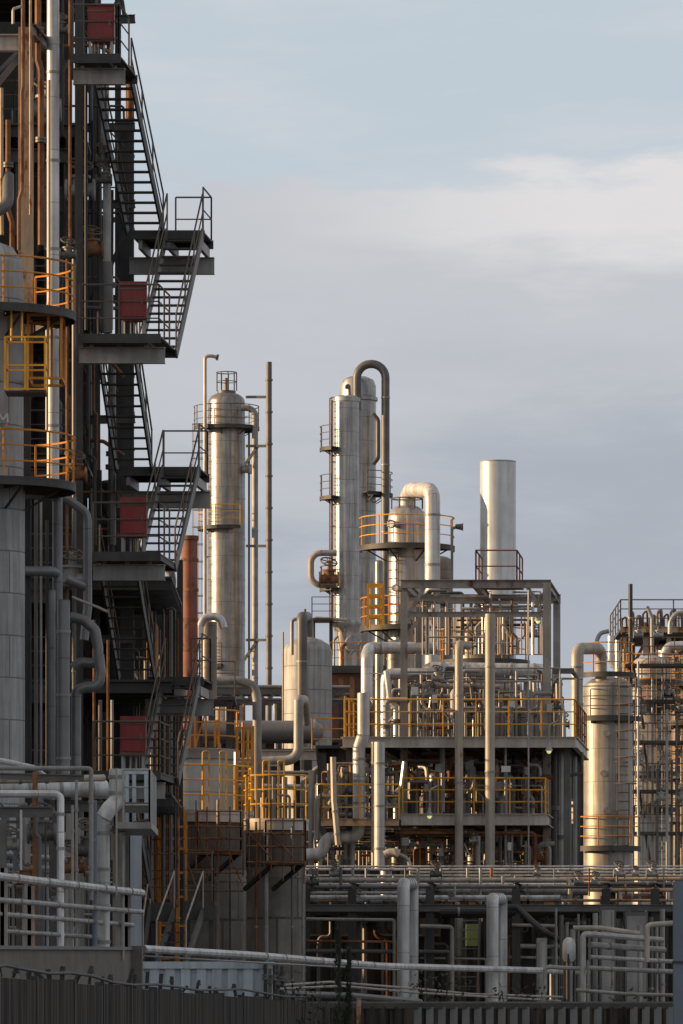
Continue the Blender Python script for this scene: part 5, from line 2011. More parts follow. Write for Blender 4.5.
# ------------------------------------------------------------------ pipes low on the right
low = [('pale capped standpipe at the low right', [(478.5 + 106, 0, 0)])]
T = Thing('filter_vessel', 'white capped filter vessel on legs at the low right', 'filter vessel', (W(570, HY, 138).x, 138, 0))
c = W(569, HY, 138)
zb, zt = W(0, 958, 138).z, W(0, 940, 138).z
r = 6.5 * K(138)
s = T.mb()
s.lathe([(r * .7, zb - .1), (r, zb), (r, zt - .1), (r * .8, zt), (r * .4, zt + .06), (.001, zt + .07)], c.x, 138, 20)
T.part('shell', s, M['white'])
for k in range(3):
    s = T.mb()
    a = 2 * PI * k / 3 + .4
    x, y = c.x + r * .85 * math.cos(a), 138 + r * .85 * math.sin(a)
    s.tube([(x, y, 0), (x, y, zb + .1)], .035, 6)
    T.part('leg', s, M['steel_dark'])
s = T.mb()
s.tube([(c.x, 138, zb), (c.x, 138, .3)], r * .5, 12)
T.part('drain', s, M['grey'])
lines = [
    ('cream short pipe stub above the filter vessel', [(573, 928, 140), (600, 928, 140), (640, 934, 140)], 2.6, 'cream'),
    ('upper pale pipe of the low right bundle', [(583, 1005, 133), (583, 936, 133), (586, 934, 133), (662, 940, 136)], 3.0, 'grey_light'),
    ('second pipe of the low right bundle', [(590, 945, 133.4), (664, 950, 136.4)], 3.2, 'grey'),
    ('third pipe of the low right bundle', [(590, 957, 133), (680, 962, 136)], 2.2, 'grey_light'),
    ('fourth and lowest pipe of the low right bundle', [(587, 968, 132.6), (680, 972, 136)], 2.5, 'grey'),
    ('short level pipe left of the filter vessel', [(545, 992, 137), (545, 968, 137), (549, 967, 137), (585, 969, 137)], 2.2, 'grey_light'),
    ('cream square hooped pipe near the blue post', [(647, 962, 131), (647, 925, 131), (676, 923, 131)], 2.7, 'cream'),
    ('dull level pipe just over the pale fence', [(576, 990, 128), (625, 994, 128), (700, 996, 128)], 1.9, 'grey'),
    ('dark sagging pipe descending over the dark bay', [(500, 907, 155), (518, 908, 155), (533, 922, 154), (548, 934, 153), (560, 940, 153)], 3.2, 'black'),
    ('fat black pipe under the rack front', [(440, 912, 155.6), (515, 912, 155.6)], 4.0, 'black'),
    ('grey upright pipe beside the low right bundle', [(588, 960, 131.6), (588, 1060, 131.6)], 1.5, 'grey'),
]
for lb, pts, r, m in lines:
    pipe(lb, pts, r, m, 1.8, hangers=2 if len(pts) == 2 else 0)
# long bundle crossing from the left to the right
pipe('long pale insulated pipe sweeping from the container to the low right', [(143, 949, 117), (255, 955.5, 126), (380, 966, 138), (470, 968.5, 145), (588, 972, 150)], 4.0, 'white', 12, hangers=7)
pipe('thin cable like pipe under the long pale pipe', [(143, 956, 117.5), (300, 965, 129), (400, 970, 139)], 1.0, 'grey')
pipe('upper thin brown pipe sweeping low over the pale fence', [(285, 985, 124), (330, 982, 127), (420, 989, 133), (470, 994, 137), (562, 997, 143)], 1.3, 'rust_grey', 10)
pipe('lower thin brown pipe sweeping low over the pale fence', [(280, 989, 123), (340, 986, 127), (420, 993, 133), (560, 1001, 143)], 1.3, 'rust_grey', 10)
pipe('dull fat pipe lying behind the fence tops', [(282, 994, 126), (352, 996, 130), (420, 1002, 135)], 3.5, 'steel_mid', 4)
rb = random.Random(44)
for i in range(34):
    x = 308 + i * 11 + rb.uniform(-4, 4)
    if 392 < x < 424 or 452 < x < 512:
        continue
    D = rb.uniform(157, 163)
    y = rb.uniform(914, 948)
    m = rb.choice(('grey', 'steel_mid', 'rust_grey', 'steel_mid', 'steel_dark', 'rust'))
    nm = {'grey': 'grey', 'rust': 'rusty', 'rust_grey': 'blotched', 'steel_mid': 'dark', 'steel_dark': 'shade toned'}[m]
    sg = rb.choice((-1, 1))
    pts = [(x, 912, D), (x, y, D), (x + sg * rb.uniform(8, 20), y, D)]
    pts.append((pts[-1][0], 1050, D))
    pipe('stepped %s pipe in the dark bay under the long rack' % nm, pts, rb.choice((.8, 1.2, 1.7, 2.4)), m, name='small_pipe', group='stepped %s pipes in the dark bay under the rack' % nm, flanges=[(0, .6)] if i % 3 == 0 else ())
for i, (y, xa, xb, r, m) in enumerate([(919, 306, 394, 1.6, 'grey'), (926, 420, 452, 2.0, 'rust_grey'), (941, 306, 396, 1.3, 'rust'), (951, 306, 450, 2.2, 'steel_mid'), (925, 512, 556, 1.8, 'grey'), (946, 512, 566, 2.4, 'rust_grey'), (957, 508, 560, 1.4, 'grey_light'), (958, 420, 486, 1.2, 'rust_grey')]):
    pipe('level pipe in the dark bay under the rack, %s' % ('top left run', 'blotched stub by the steps', 'rusty left run', 'long dark left run', 'top right run', 'thick blotched right run', 'pale low right run', 'low thin run before the steps')[i], [(xa, y, 156 + i * .2), (xb, y + 1, 156 + i * .2), (xb, 1050, 156 + i * .2)], r, m, 1.6, hangers=2)
# tall panel cabinets under the right rack
for i, (x0, x1, y, D, m) in enumerate([(537, 547, 938, 150, 'grey'), (600, 616, 906, 150, 'steel_mid'), (625, 648, 912, 150, 'steel_mid')]):
    T = Thing('equipment_cabinet', ('narrow grey cabinet in the dark bay', 'tall dull cabinet under the rack by the drops', 'wide dull cabinet with sloping hood under the rack')[i], 'cabinet', (W((x0 + x1) / 2, HY, D).x, D, 0))
    s = T.mb()
    s.box((W(x0, 0, D).x, D, 0), (W(x1, 0, D).x, D + .8, W(0, y, D).z))
    T.part('housing', s, M[m])
    s = T.mb()
    s.box((W(x0, 0, D).x + .05, D - .03, .2), (W(x1, 0, D).x - .05, D - .003, W(0, y + 4, D).z))
    T.part('door', s, M['grey' if m != 'grey' else 'grey_light'])
for i in range(20):
    x = 556 + i * 5.6
    D = 150 + (i % 5) * .8
    m = ('grey', 'steel_mid', 'rust_grey', 'grey_light')[i % 4]
    pipe('upright %s pipe in the dense stand below the right rack' % {'grey': 'grey', 'steel_mid': 'dark', 'rust_grey': 'blotched', 'grey_light': 'pale'}[m], [(x, 908 + (i * 7) % 22, D), (x, 1060, D)], (1.2, 2.0, 1.5, 2.6)[i % 4], m, name='riser_pipe', group='upright pipes in the dense stand below the right rack', hangers=1)
# blue grey post at the right edge
T = Thing('steel_post', 'blue grey round topped steel post at the right edge', 'post', (W(682, HY, 100).x, 100, 0))
s = T.mb()
x0, x1 = W(674, 0, 100).x, W(692, 0, 100).x
zt = W(0, 882, 100).z
s.box((x0, 100, 0), (x1, 100.35, zt))
s.box((x0 + .015, 100.015, zt), (x1 - .015, 100.335, zt + .02))
T.part('shaft', s, M['blue_post'])
s = T.mb()
s.box((x0 - .02, 99.97, W(0, 963, 100).z), (x1 + .02, 100.38, W(0, 961, 100).z))
T.part('band', s, M['steel_dark'])

# ------------------------------------------------------------------ fence of pale slats on the right
T = Thing('slat_fence', 'dark framed fence of pale upright slats along the lower right', 'fence', (W(470, HY, 124).x, 124, 0))


def fpt(px):
    return 121 + (px - 280) * .012


for px in range(270, 700, 12):
    D = fpt(px)
    s = T.mb()
    a = W(px, 1007, D)
    b = W(px + 7.6, 1007, D)
    s.box((a.x, D, .05), (b.x, D + .04, a.z))
    lit = (410 <= px <= 600 and not 525 < px < 545) or px > 625  # these slats take the pale colour as if lit, the others stay dark
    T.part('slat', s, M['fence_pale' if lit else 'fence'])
s = T.mb()
s.beam(W(262, 1005.8, fpt(262) + .06), W(710, 1005.8, fpt(710) + .06), .12, .12)
s.beam(W(262, 1045, fpt(262) + .06), W(710, 1045, fpt(710) + .06), .12, .12)
T.part('rail', s, M['steel_dark'])
for px in range(276, 706, 36):
    s = T.mb()
    a = W(px - 1.8, 1005, fpt(px) + .1)
    s.box((a.x - .04, a.y, 0), (a.x + .04, a.y + .08, a.z))
    T.part('post', s, M['steel_dark'])
T = Thing('dividing_wall', 'dark low concrete wall just behind the slat fence', 'wall', (W(480, HY, 126).x, 126.5, 0))
s = T.mb()
s.box((W(275, 0, 126).x, 126.3, 0), (W(720, 0, 126).x, 126.6, W(0, 1004, 126).z))
T.part('panel', s, M['fence'])
s = T.mb()
s.box((W(275, 0, 126).x, 126.2, W(0, 1004, 126).z), (W(720, 0, 126).x, 126.7, W(0, 1001.5, 126).z))
T.part('coping', s, M['concrete'])
# ------------------------------------------------------------------ silos with yellow railings (D 150)
def silo(label, px, r, D, ytop, rings, loc=None, cat='silo'):
    return column('silo', label, cat, px, D, ytop, r, 'silo', band=2.6, seg=40, head='flat', rings=rings)


sA = silo('wide stained brown silo with yellow railed top, nearer the stairs', 188, 60, 156, 812, [])
s = sA.mb()
z = W(0, 809, 154).z
s.annulus(sA.c.x, 156, z - .12, z, .1, 66 * K(156))
s.annulus(sA.c.x, 156, z - .34, z - .122, 62 * K(156), 65 * K(156))
top = sA.part('top_deck', s, M['deck_edge'])
s = sA.mb()
s.lathe([(60.8 * K(156), W(0, 868, 154).z), (60.8 * K(156), z - .345), ], sA.c.x, 156, 40)
sA.part('upper_casing', s, M['silo_casing'])
s = sA.mb()
s.ringrail(sA.c.x, 156, z, 65 * K(156), math.radians(-200), math.radians(20), h=1.25, r=.026, sp=.95)
sA.part('railing', s, M['yellow'], top)
for px in (206, 223):
    s = sA.mb()
    a = W(px, 800, 154.2)
    q0 = Vector((a.x, 154.2, z))
    for dx in (-.07, .07):
        pass
    s.tube([q0 + Vector((-.09, 0, 0)), q0 + Vector((-.09, 0, 1.5)), q0 + Vector((-.09, 0, 1.62)), q0 + Vector((.09, 0, 1.62)), q0 + Vector((.09, 0, 1.5)), q0 + Vector((.09, 0, 0))], .027, 7, .08)
    sA.part('grab_hoop', s, M['yellow'], top)
sB = silo('narrower stained brown silo right of the wide one', 276, 29.5, 153, 824, [])
s = sB.mb()
z = W(0, 818, 152).z
s.annulus(sB.c.x, 153, z - .12, z, .1, 33 * K(153))
s.annulus(sB.c.x, 153, z - .32, z - .122, 30 * K(153), 32.5 * K(153))
top = sB.part('top_deck', s, M['deck_edge'])
s = sB.mb()
s.lathe([(30.2 * K(153), W(0, 866, 152).z), (30.2 * K(153), z - .325)], sB.c.x, 153, 40)
sB.part('upper_casing', s, M['silo_casing'])
s = sB.mb()
s.ringrail(sB.c.x, 153, z, 32 * K(153), math.radians(-200), math.radians(20), h=1.2, r=.026, sp=.9)
sB.part('railing', s, M['yellow'], top)
for px in (266, 281):
    s = sB.mb()
    q0 = Vector((W(px, 0, 152.4).x, 152.4, z))
    s.tube([q0 + Vector((-.08, 0, 0)), q0 + Vector((-.08, 0, 1.5)), q0 + Vector((-.08, 0, 1.6)), q0 + Vector((.08, 0, 1.6)), q0 + Vector((.08, 0, 1.5)), q0 + Vector((.08, 0, 0))], .027, 7, .08)
    sB.part('grab_hoop', s, M['yellow'], top)
# side brackets and catwalks on the silos
for i, (px, y, D, w) in enumerate([(222, 852, 153.4, 24), (288, 862, 151.4, 22)]):
    T = Thing('side_catwalk', ('rusty railed catwalk bracketed to the wide silo', 'rusty railed catwalk bracketed to the narrower silo')[i], 'catwalk', W(px, y, D))
    x0, x1 = W(px - w, 0, D).x, W(px + w * .8, 0, D).x
    z = W(0, y, D).z
    s = T.mb()
    s.box((x0, D - .9, z - .1), (x1, D + .3, z))
    T.part('deck', s, M['rust'])
    s = T.mb()
    s.railing([(x0, D, z), (x0, D - .85, z), (x1, D - .85, z), (x1, D, z)], 1.1, r=.022, sp=.8)
    T.part('railing', s, M['rust'])
    for x in (x0 + .2, x1 - .1):
        s = T.mb()
        s.beam((x, D - .8, z - .1), (x - .8, D + .25, z - .75), .1, .1)
        T.part('bracket', s, M['black'])
# rusty tube scaffolds wrapped round the silos
for i, (pxs_, D0, levels, lb, c0) in enumerate([
        ((152, 162, 173, 184, 196, 207, 218, 230, 243), 150.6, (826, 838, 850, 872, 890), 'rusty orange tube scaffold wrapped round the wide silo', 188),
        ((249, 260, 271, 283, 294, 304), 150.4, (833, 846, 862), 'rusty orange tube scaffold wrapped round the narrower silo', 276)]):
    T = Thing('scaffold', lb, 'scaffold', (W(c0, HY, D0).x, D0, 0))
    for j, px in enumerate(pxs_):
        for d, top in ((0, 800 + (j * 7) % 14), (1.0, 808)):
            q = T.mb()
            a = W(px, top, D0 + d * 1.1)
            if d and abs(px - c0) < (46 if i == 0 else 22):
                continue
            yb = 0 if (j < 4 and i == 0 and j % 2 == 0) else W(0, 868 + (j * 11) % 20, D0).z
            q.tube([(a.x, a.y, yb), a], .021, 6)
            T.part('standard', q, M['orange' if j in (1, 3) and i == 0 else 'rust'])
    for k, y in enumerate(levels):
        q = T.mb()
        q.tube([W(pxs_[0] - 2, y, D0 - .06), W(pxs_[-1] + 1, y + 1, D0 - .06)], .024, 6)
        T.part('ledger', q, M['rust'])
    for j in range(0, len(pxs_) - 2, 2):
        q = T.mb()
        q.tube([W(pxs_[j], levels[0], D0 - .1), W(pxs_[j + 2], levels[-1] - 4, D0 - .1)], .02, 6)
        T.part('diagonal', q, M['rust'])
# ladder towers of yellow tube in front of the wide silo
T = Thing('ladder_cage', 'tall rusty yellow ladder cage climbing the wide silo', 'ladder cage', (W(168, HY, 149).x, 149, 0))
s = T.mb()
s.ladder((W(166, 0, 149).x, 149.4, .3), (W(166, 0, 149).x, 149.4, W(0, 800, 149).z), .5, (1, 0, 0), .035, (0, -1, 0))
T.part('ladder', s, M['orange'])
for px in (160, 178, 186):
    s = T.mb()
    a = W(px, 812, 149.2)
    s.beam((a.x, 149.2, 0), a, .07, .07)
    T.part('standard', s, M['orange'])
for y in (826, 848, 872, 896, 925):
    s = T.mb()
    s.beam(W(158, y, 149.2), W(188, y + 1, 149.2), .06, .06)
    T.part('cross_bar', s, M['orange'])
# stairs in front of silo
T = Thing('access_stair', 'dull steel access stair with landings before the wide silo', 'stair', (W(175, HY, 140).x, 140, 0))
for (x0, y0, x1, y1, nm) in [(203, 912, 186, 950, 0), (150, 908, 143, 946, 1)]:
    D0, D1 = 142.6, 140.2
    a, b = W(x0, y0, D0), W(x1, y1 + 12, D1)
    b.z = max(b.z, .1)
    for sg in (0, 1):
        s = T.mb()
        o = Vector((sg * -.75, 0, 0))
        s.beam(a + o, b + o, .06, .26)
        T.part('stringer', s, M['steel_mid'])
        h = T.mb()
        h.tube([a + o + Vector((0, 0, 1.05)), b + o + Vector((0, 0, 1.05))], .026, 6)
        h.tube([a + o, a + o + Vector((0, 0, 1.05))], .024, 6)
        h.tube([b + o, b + o + Vector((0, 0, 1.05))], .024, 6)
        T.part('handrail', h, M['cream'])
    n = int((a.z - b.z) / .23)
    for i in range(1, n):
        c = a.lerp(b, i / n)
        s = T.mb()
        s.box((c.x - .72, c.y - .13, c.z - .03), (c.x - .03, c.y + .13, c.z))
        T.part('tread', s, M['deck'])
for (xa, xb, y) in [(150, 176, 902), (184, 215, 901)]:
    z = W(0, y, 142.6).z
    s = T.mb()
    s.box((W(xa, 0, 142.6).x, 142.6, z - .5), (W(xb, 0, 142.6).x, 142.7, z - .1))
    s.box((W(xa, 0, 142.6).x, 142.6, z - .098), (W(xb, 0, 142.6).x, 144.4, z))
    T.part('landing', s, M['deck'])
    s = T.mb()
    s.railing([(W(xa, 0, 144).x, 144.3, z), (W(xb, 0, 144).x - .05, 144.3, z), (W(xb, 0, 144).x - .05, 142.7, z)], 1.3, r=.022)
    T.part('railing', s, M['rail_dark'])
    for x in (W(xa, 0, 142.6).x + .1, W(xb, 0, 142.6).x - .1):
        s = T.mb()
        s.beam((x, 142.8, 0), (x, 142.8, z - .1), .12, .12)
        T.part('post', s, M['steel_dark'])

for i, (px, D, y, r, m) in enumerate([(218, 153.4, 800, 1.6, 'rust_grey'), (230, 154.2, 820, 1.0, 'steel_mid'), (243, 155.6, 816, 2.2, 'grey'), (256, 151.8, 822, 1.2, 'rust'), (266, 151.2, 830, 2.4, 'grey'), (292, 151.4, 826, 1.2, 'steel_mid'), (303, 152.4, 830, 1.4, 'rust_grey')]):
    pipe('slim downpipe on the silos, %s' % ('blotched one left on the wide silo', 'dark one on the wide silo', 'stout grey one at the right edge of the wide silo', 'rusty one left on the narrower silo', 'stout grey one on the narrower silo', 'dark one on the narrower silo', 'blotched one at the right edge')[i],
         [(px, y, D), (px, 900, D - .15), (px, 1060, D - .15)], r, m, name='downpipe', hangers=3)
# pale tank behind, with yellow railed roof
tk = column('tank', 'pale ribbed tank with bright yellow roof railing behind the silos', 'tank', 190, 170, 750, 47, 'tank', band=0, seg=44, head='flat')
s = tk.mb()
z = W(0, 749, 169).z
s.annulus(tk.c.x, 170, z - .3, z, 40 * K(170), 50 * K(170))
rf = tk.part('roof_rim', s, M['grey'])
s = tk.mb()
s.ringrail(tk.c.x, 170, z, 49.5 * K(170), math.radians(-200), math.radians(20), h=1.2, r=.028, sp=.9)
tk.part('railing', s, M['orange'], rf)
T = Thing('gantry', 'bright orange gantry hoops on the pale tank roof', 'gantry', (W(196, 749, 168).x, 168, z))
for xa, xb, yt in ((195, 206, 711), (178, 190, 709), (215, 219, 722)):
    s = T.mb()
    zz = W(0, yt, 168).z
    for x in (W(xa, 0, 168).x, W(xb, 0, 168).x):
        s.box((x - .03, 167.9, z), (x + .03, 167.96, zz))
    s.box((W(xa, 0, 168).x - .031, 167.9, zz), (W(xb, 0, 168).x + .031, 167.96, zz + .06))
    s.beam((W(xa, 0, 168).x, 168.05, z), (W(xb, 0, 168).x, 168.05, zz), .05, .05)
    T.part('hoop', s, M['orange'])
for i, (px, y0, r, m) in enumerate([(243, 722, 1.6, 'orange'), (248, 728, 1.2, 'yellow'), (253, 726, 1.4, 'orange'), (236, 752, 2.2, 'galv'), (259, 790, 1.4, 'grey')]):
    pipe('thin upright right of the pale tank, %s' % ('stout orange one', 'slim yellow one', 'slim orange one', 'shiny one', 'grey one'), [(px, y0, 163), (px, 830, 163), (px, 1050, 163)], r, m, name='riser_pipe') if False else pipe(
        'thin %s upright pipe right of the pale tank' % ('stout orange', 'slim yellow', 'slim orange', 'shiny', 'grey')[i], [(px, y0, 163), (px, 830, 163), (px, 1050, 163)], r, m, name='riser_pipe')
T = Thing('orange_stand', 'orange tube stand filling the gap between the silo tops', 'stand', (W(250, HY, 162).x, 162, 0))
for px in (237, 243, 252):
    s = T.mb()
    a = W(px, 727, 162)
    s.beam((a.x, 162, 0), a, .08, .08)
    T.part('standard', s, M['orange'])
for y in (728, 742, 760, 778, 800):
    s = T.mb()
    s.beam(W(236, y, 162), W(253, y, 162), .06, .06)
    T.part('cross_bar', s, M['orange'])

# ------------------------------------------------------------------ pipe rack at the lower left (D 95-112)
T = Thing('pipe_rack', 'grey steel pipe rack standing in the lower left foreground', 'pipe rack', (W(60, HY, 104).x, 104, 0))
for (px, D, y, w, m) in [(35, 104, 772, 5, 'rust'), (52, 107, 800, 5, 'steel_mid'), (3, 103, 820, 7, 'steel_mid'), (81, 108.6, 830, 6, 'rust_grey'), (118, 107.5, 812, 5, 'grey'), (136, 109.5, 826, 11, 'container'), (126, 109, 815, 6, 'steel_mid')]:
    a = W(px, y, D)
    s = T.mb()
    s.ibeam((a.x, D, 0), a, w * K(D), w * K(D), up=(0, 1, 0))
    T.part('post', s, M[m])
for (p, q_, h) in [((-20, 812, 103.5), (52, 812, 103.6), .2), ((0, 776, 104.3), (84, 778, 104.5), .12), ((60, 806, 107), (150, 808, 107), .2), ((112, 830, 106), (152, 822, 106), .16), ((0, 842, 108), (110, 842, 108), .1), ((0, 822, 107), (48, 822, 107), .06)]:
    s = T.mb()
    s.ibeam(W(*p), W(*q_), h, h * .8)
    T.part('beam', s, M['steel_mid'])
# small gallery on the rack
s = T.mb()
z = W(0, 823, 105).z
s.box((W(118, 0, 105).x, 104.6, z - .12), (W(152, 0, 105).x, 108.4, z))
g = T.part('gallery', s, M['grey'])
s = T.mb()
s.railing([(W(124, 0, 105).x, 104.7, z), (W(150, 0, 105).x, 104.7, z), (W(150, 0, 105).x, 108, z)], 1.0, r=.025, sp=.5, kick=False)
T.part('railing', s, M['grey_light'], g)
s = T.mb()
for x in (126, 133, 145):
    s.box((W(x, 0, 108).x, 107.6, z), (W(x + 3.5, 0, 108).x, 107.8, W(0, 775, 108).z))
s.box((W(125, 0, 108).x, 107.59, W(0, 775, 108).z), (W(149, 0, 108).x, 107.81, W(0, 771, 108).z))
T.part('portal', s, M['container'], g)

R = 'lower left rack'
pl = [
    ('thin grey hooped pipe along the top of the ' + R, [(-20, 768, 102), (86, 768.5, 103), (91, 769, 103), (91, 900, 103)], 2.4, 'grey', 2.0, 2),
    ('pale pipe sloping in at the far left top of the ' + R, [(-20, 757, 104), (12, 763, 104.6), (34, 768, 105), (48, 779, 105.5)], 3.0, 'white', 3, 0),
    ('thin cream pipe under the hooped pipe of the ' + R, [(-20, 781, 105), (60, 779, 105.4), (104, 778, 106)], 3.6, 'cream', 2, 3),
    ('fat pale duct across the ' + R, [(-20, 789, 106), (106, 789, 107)], 8.6, 'white', 2, 4),
    ('shiny pipe bending down at the front of the ' + R, [(-20, 794, 101), (56, 794, 101.5), (60.5, 797, 101.5), (60.5, 900, 101.5), (60.5, 960, 101.5)], 3.8, 'galv', 1.6, 3),
    ('fat upright duct with collar at the ' + R, [(103, 815, 105), (103, 960, 105), (103, 1040, 105)], 6.8, 'white', 2, 4),
    ('big elbow duct topping the upright duct of the ' + R, [(103.5, 818, 105), (109, 809, 105), (117, 801, 105.2), (117, 769, 105.2)], 8.0, 'white', 1.0, 2),
    ('slim pale twin pipe, left of two, down the ' + R, [(72.5, 805, 103), (72.5, 960, 103)], 1.5, 'grey_light', 1, 3),
    ('slim pale twin pipe, right of two, down the ' + R, [(76.5, 780, 103.2), (76.5, 960, 103.2)], 1.5, 'grey_light', 1, 3),
    ('slim dark bent drain on the ' + R, [(36, 815, 102.5), (36, 834, 102.5), (39.5, 838, 102.5), (39.5, 955, 102.5)], 2.0, 'steel_mid', 1.5, 0),
    ('thin black line beside the bent drain', [(45.5, 822, 102.6), (45.5, 955, 102.6)], .9, 'steel_dark', 1, 0),
    ('thin white conduit inside the ' + R, [(21, 810, 103), (21, 870, 103)], 1.2, 'signwhite', 1, 0),
    ('pale stub riser left in the ' + R, [(26.5, 808, 106), (26.5, 855, 106), (26.5, 960, 106)], 4.2, 'grey_light', 1, 2),
    ('blue grey upright pipe right in the ' + R, [(94.5, 800, 104), (94.5, 960, 104)], 2.6, 'blue_post', 1, 2),
    ('thin cream line on the upright duct', [(116.5, 768, 103.6), (116.5, 895, 103.6)], .9, 'cream', 1, 0),
    ('pale rising pipe behind the rack gallery', [(122.5, 826, 106.4), (122.5, 960, 106.4)], 2.0, 'grey_light', 1, 0),
    ('uppermost long pale pipe sloping right below the rack', [(-40, 866, 91), (0, 876.5, 95), (142, 893, 108)], 4.4, 'white', 1, 5),
    ('second long pipe sloping right below the rack', [(-40, 894, 91.4), (0, 900, 95.4), (142, 912, 108.4)], 3.0, 'grey_light', 1, 4),
    ('third long pipe sloping right below the rack', [(-40, 909, 91.8), (0, 914, 95.8), (133, 925, 108)], 2.6, 'grey_light', 1, 4),
    ('lowest long pipe sloping right below the rack', [(-40, 926, 92.2), (0, 931, 96.2), (95, 937, 105)], 2.4, 'grey', 1, 3),
    ('blue grey short duct at the left edge of the rack', [(16, 838, 107), (16, 870, 107)], 3.0, 'blue_post', 1, 0),
    ('pale level pipe behind the rack posts', [(-20, 852, 108), (40, 858, 109), (80, 860, 110)], 3.2, 'grey_light', 1, 2),
    ('pale lower level pipe behind the rack posts', [(-20, 864, 108), (34, 868, 109), (80, 869, 110)], 2.6, 'white', 1, 2),
]
for lb, pts, r, m, fl, hg in pl:
    pipe(lb, pts, r, m, fl, hangers=hg)
rl = random.Random(13)
for i in range(22):
    x = -4 + i * 6.2 + rl.uniform(-2, 2)
    D = rl.uniform(107, 112)
    m = rl.choice(('grey', 'grey_light', 'steel_mid', 'rust_grey', 'rust', 'blue_post', 'steel_mid'))
    nm = {'grey': 'grey', 'rust': 'rusty', 'rust_grey': 'blotched', 'steel_mid': 'dark', 'grey_light': 'pale', 'blue_post': 'blue grey'}[m]
    y0 = rl.uniform(790, 850)
    pts = [(x, y0, D), (x, 1030, D)]
    if i % 3 == 1:
        pts = [(x + rl.choice((-8, 8)), y0, D)] + pts
    pipe('upright %s pipe in the crowd inside the %s' % (nm, R), pts, rl.choice((1.0, 1.5, 2.2, 3.0)), m, name='riser_pipe', group='upright %s pipes inside the lower left rack' % nm)
for i in range(8):
    y = 830 + i * 14
    pipe('level pipe deep inside the lower left rack, %s from the top' % ORD[i], [(-20, y, 110 + i * .2), (60 + (i * 37) % 60, y + 1, 110 + i * .2)], (1.4, 2.2, 1.8)[i % 3], ('grey', 'grey_light', 'steel_mid')[i % 3], name='level_pipe')
for i in range(7):
    valve('small valve on the lower left rack pipes, %s from the left' % ORD[i], W(10 + i * 16, (846, 880, 834, 905, 868, 850, 890)[i], 106), .1 + .03 * (i % 3), ('grey', 'rust', 'steel_mid')[i % 3])
# pipe supports for the long sloping pipes
T = Thing('pipe_support', 'rusty steel trestle carrying the four long sloping pipes', 'trestle', (W(30, HY, 99).x, 99, 0))
for (px, D, y) in [(1, 95.4, 868), (28, 98.6, 886), (62, 102, 890), (125, 107.4, 888)]:
    for dx in (0, 3):
        s = T.mb()
        a = W(px + dx, y, D + .5)
        s.beam((a.x, D + .5, 0), a, .12, .12)
        T.part('leg', s, M['rust_grey'])
T = Thing('sheet_screen', 'dark sheet screen behind the lower left rack', 'screen', (W(50, HY, 116).x, 116, 0))
s = T.mb()
s.box((W(-60, 0, 116).x, 115.9, 0), (W(128, 0, 116).x, 116, W(0, 860, 116).z))
T.part('panel', s, M['shed'])
for k in range(10):
    s = T.mb()
    x = W(-50 + k * 19, 0, 115.8).x
    s.beam((x, 115.83, 0), (x, 115.83, W(0, 858, 116).z), .12, .1)
    T.part('stiffener', s, M['steel_mid'])

# ------------------------------------------------------------------ concrete plinth, container, front wall
T = Thing('retaining_wall', 'stained concrete retaining wall below the sloping pipes', 'wall', (W(50, HY, 88).x, 100, 0))
s = T.mb()
a, b = W(-30, 949, 88), W(132, 950, 108)
n = (b - a)
n.z = 0
n.normalize()
w_ = Vector((-n.y, n.x, 0)) * .3
for (z0, z1, e) in ((0, None, 0),):
    vs = [Vector((a.x, a.y, 0)), Vector((b.x, b.y, 0)), Vector((b.x, b.y, 0)) + w_, Vector((a.x, a.y, 0)) + w_]
    tp = [Vector((a.x, a.y, a.z)), Vector((b.x, b.y, b.z)), Vector((b.x, b.y, b.z)) + w_, Vector((a.x, a.y, a.z)) + w_]
    s.add(vs + tp, [(0, 3, 2, 1), (4, 5, 6, 7), (0, 1, 5, 4), (1, 2, 6, 5), (2, 3, 7, 6), (3, 0, 4, 7)])
T.part('wall_body', s, M['concrete'])
s = T.mb()
s.beam(a + w_ * .5 + Vector((0, 0, .03)), b + w_ * .5 + Vector((0, 0, .03)), .4, .06)
T.part('coping', s, M['steel_mid'])
s = T.mb()
s.box((b.x - .15, b.y - .12, 0), (b.x + .2, b.y + .5, b.z + .08))
T.part('pier', s, M['concrete'])

T = Thing('freight_container', 'pale blue ribbed freight container behind the front wall', 'container', (W(206, HY, 128).x, 128, 0))
x0, x1 = W(132, 0, 127).x, W(272, 0, 127).x
z1 = W(0, 960, 127).z
s = T.mb()
s.box((x0, 127, z1 - 2.6), (x1, 129.4, z1 - .04))
T.part('body', s, M['container'])
for k in range(9):
    s = T.mb()
    x = x0 + .05 + k * (x1 - x0 - .35) / 8
    s.box((x, 126.93, z1 - 2.5), (x + .22, 126.998, z1 - .2))
    T.part('rib', s, M['container'])
s = T.mb()
s.box((x0 - .03, 126.9, z1 - .2), (x1 + .03, 129.43, z1 - .038))
s.box((x0 - .03, 126.9, z1 - 2.72), (x1 + .03, 129.43, z1 - 2.602))
T.part('rim', s, M['container'])
s = T.mb()
for k in range(3):
    x = x1 - .15 + k * .32
    s.tube([(x, 126.8, 0), (x, 126.8, z1 - .1 - .2 * k)], .05, 6)
T.part('end_bar', s, M['steel_dark'])
for i in range(6):
    x = 266 + i * 4
    pipe('dark standpipe cluster beside the freight container', [(x, 964 + (i * 5) % 9, 125), (x, 1050, 125)], (1.1, 1.8, 1.4)[i % 3], ('steel_dark', 'steel_mid')[i % 2], name='standpipe', group='dark standpipes beside the freight container', flanges=[(0, .15)])

# front wall receding to the right
T = Thing('boundary_wall', 'dark boundary wall of tall panels along the bottom left', 'wall', (W(100, HY, 80).x, 80, 0))


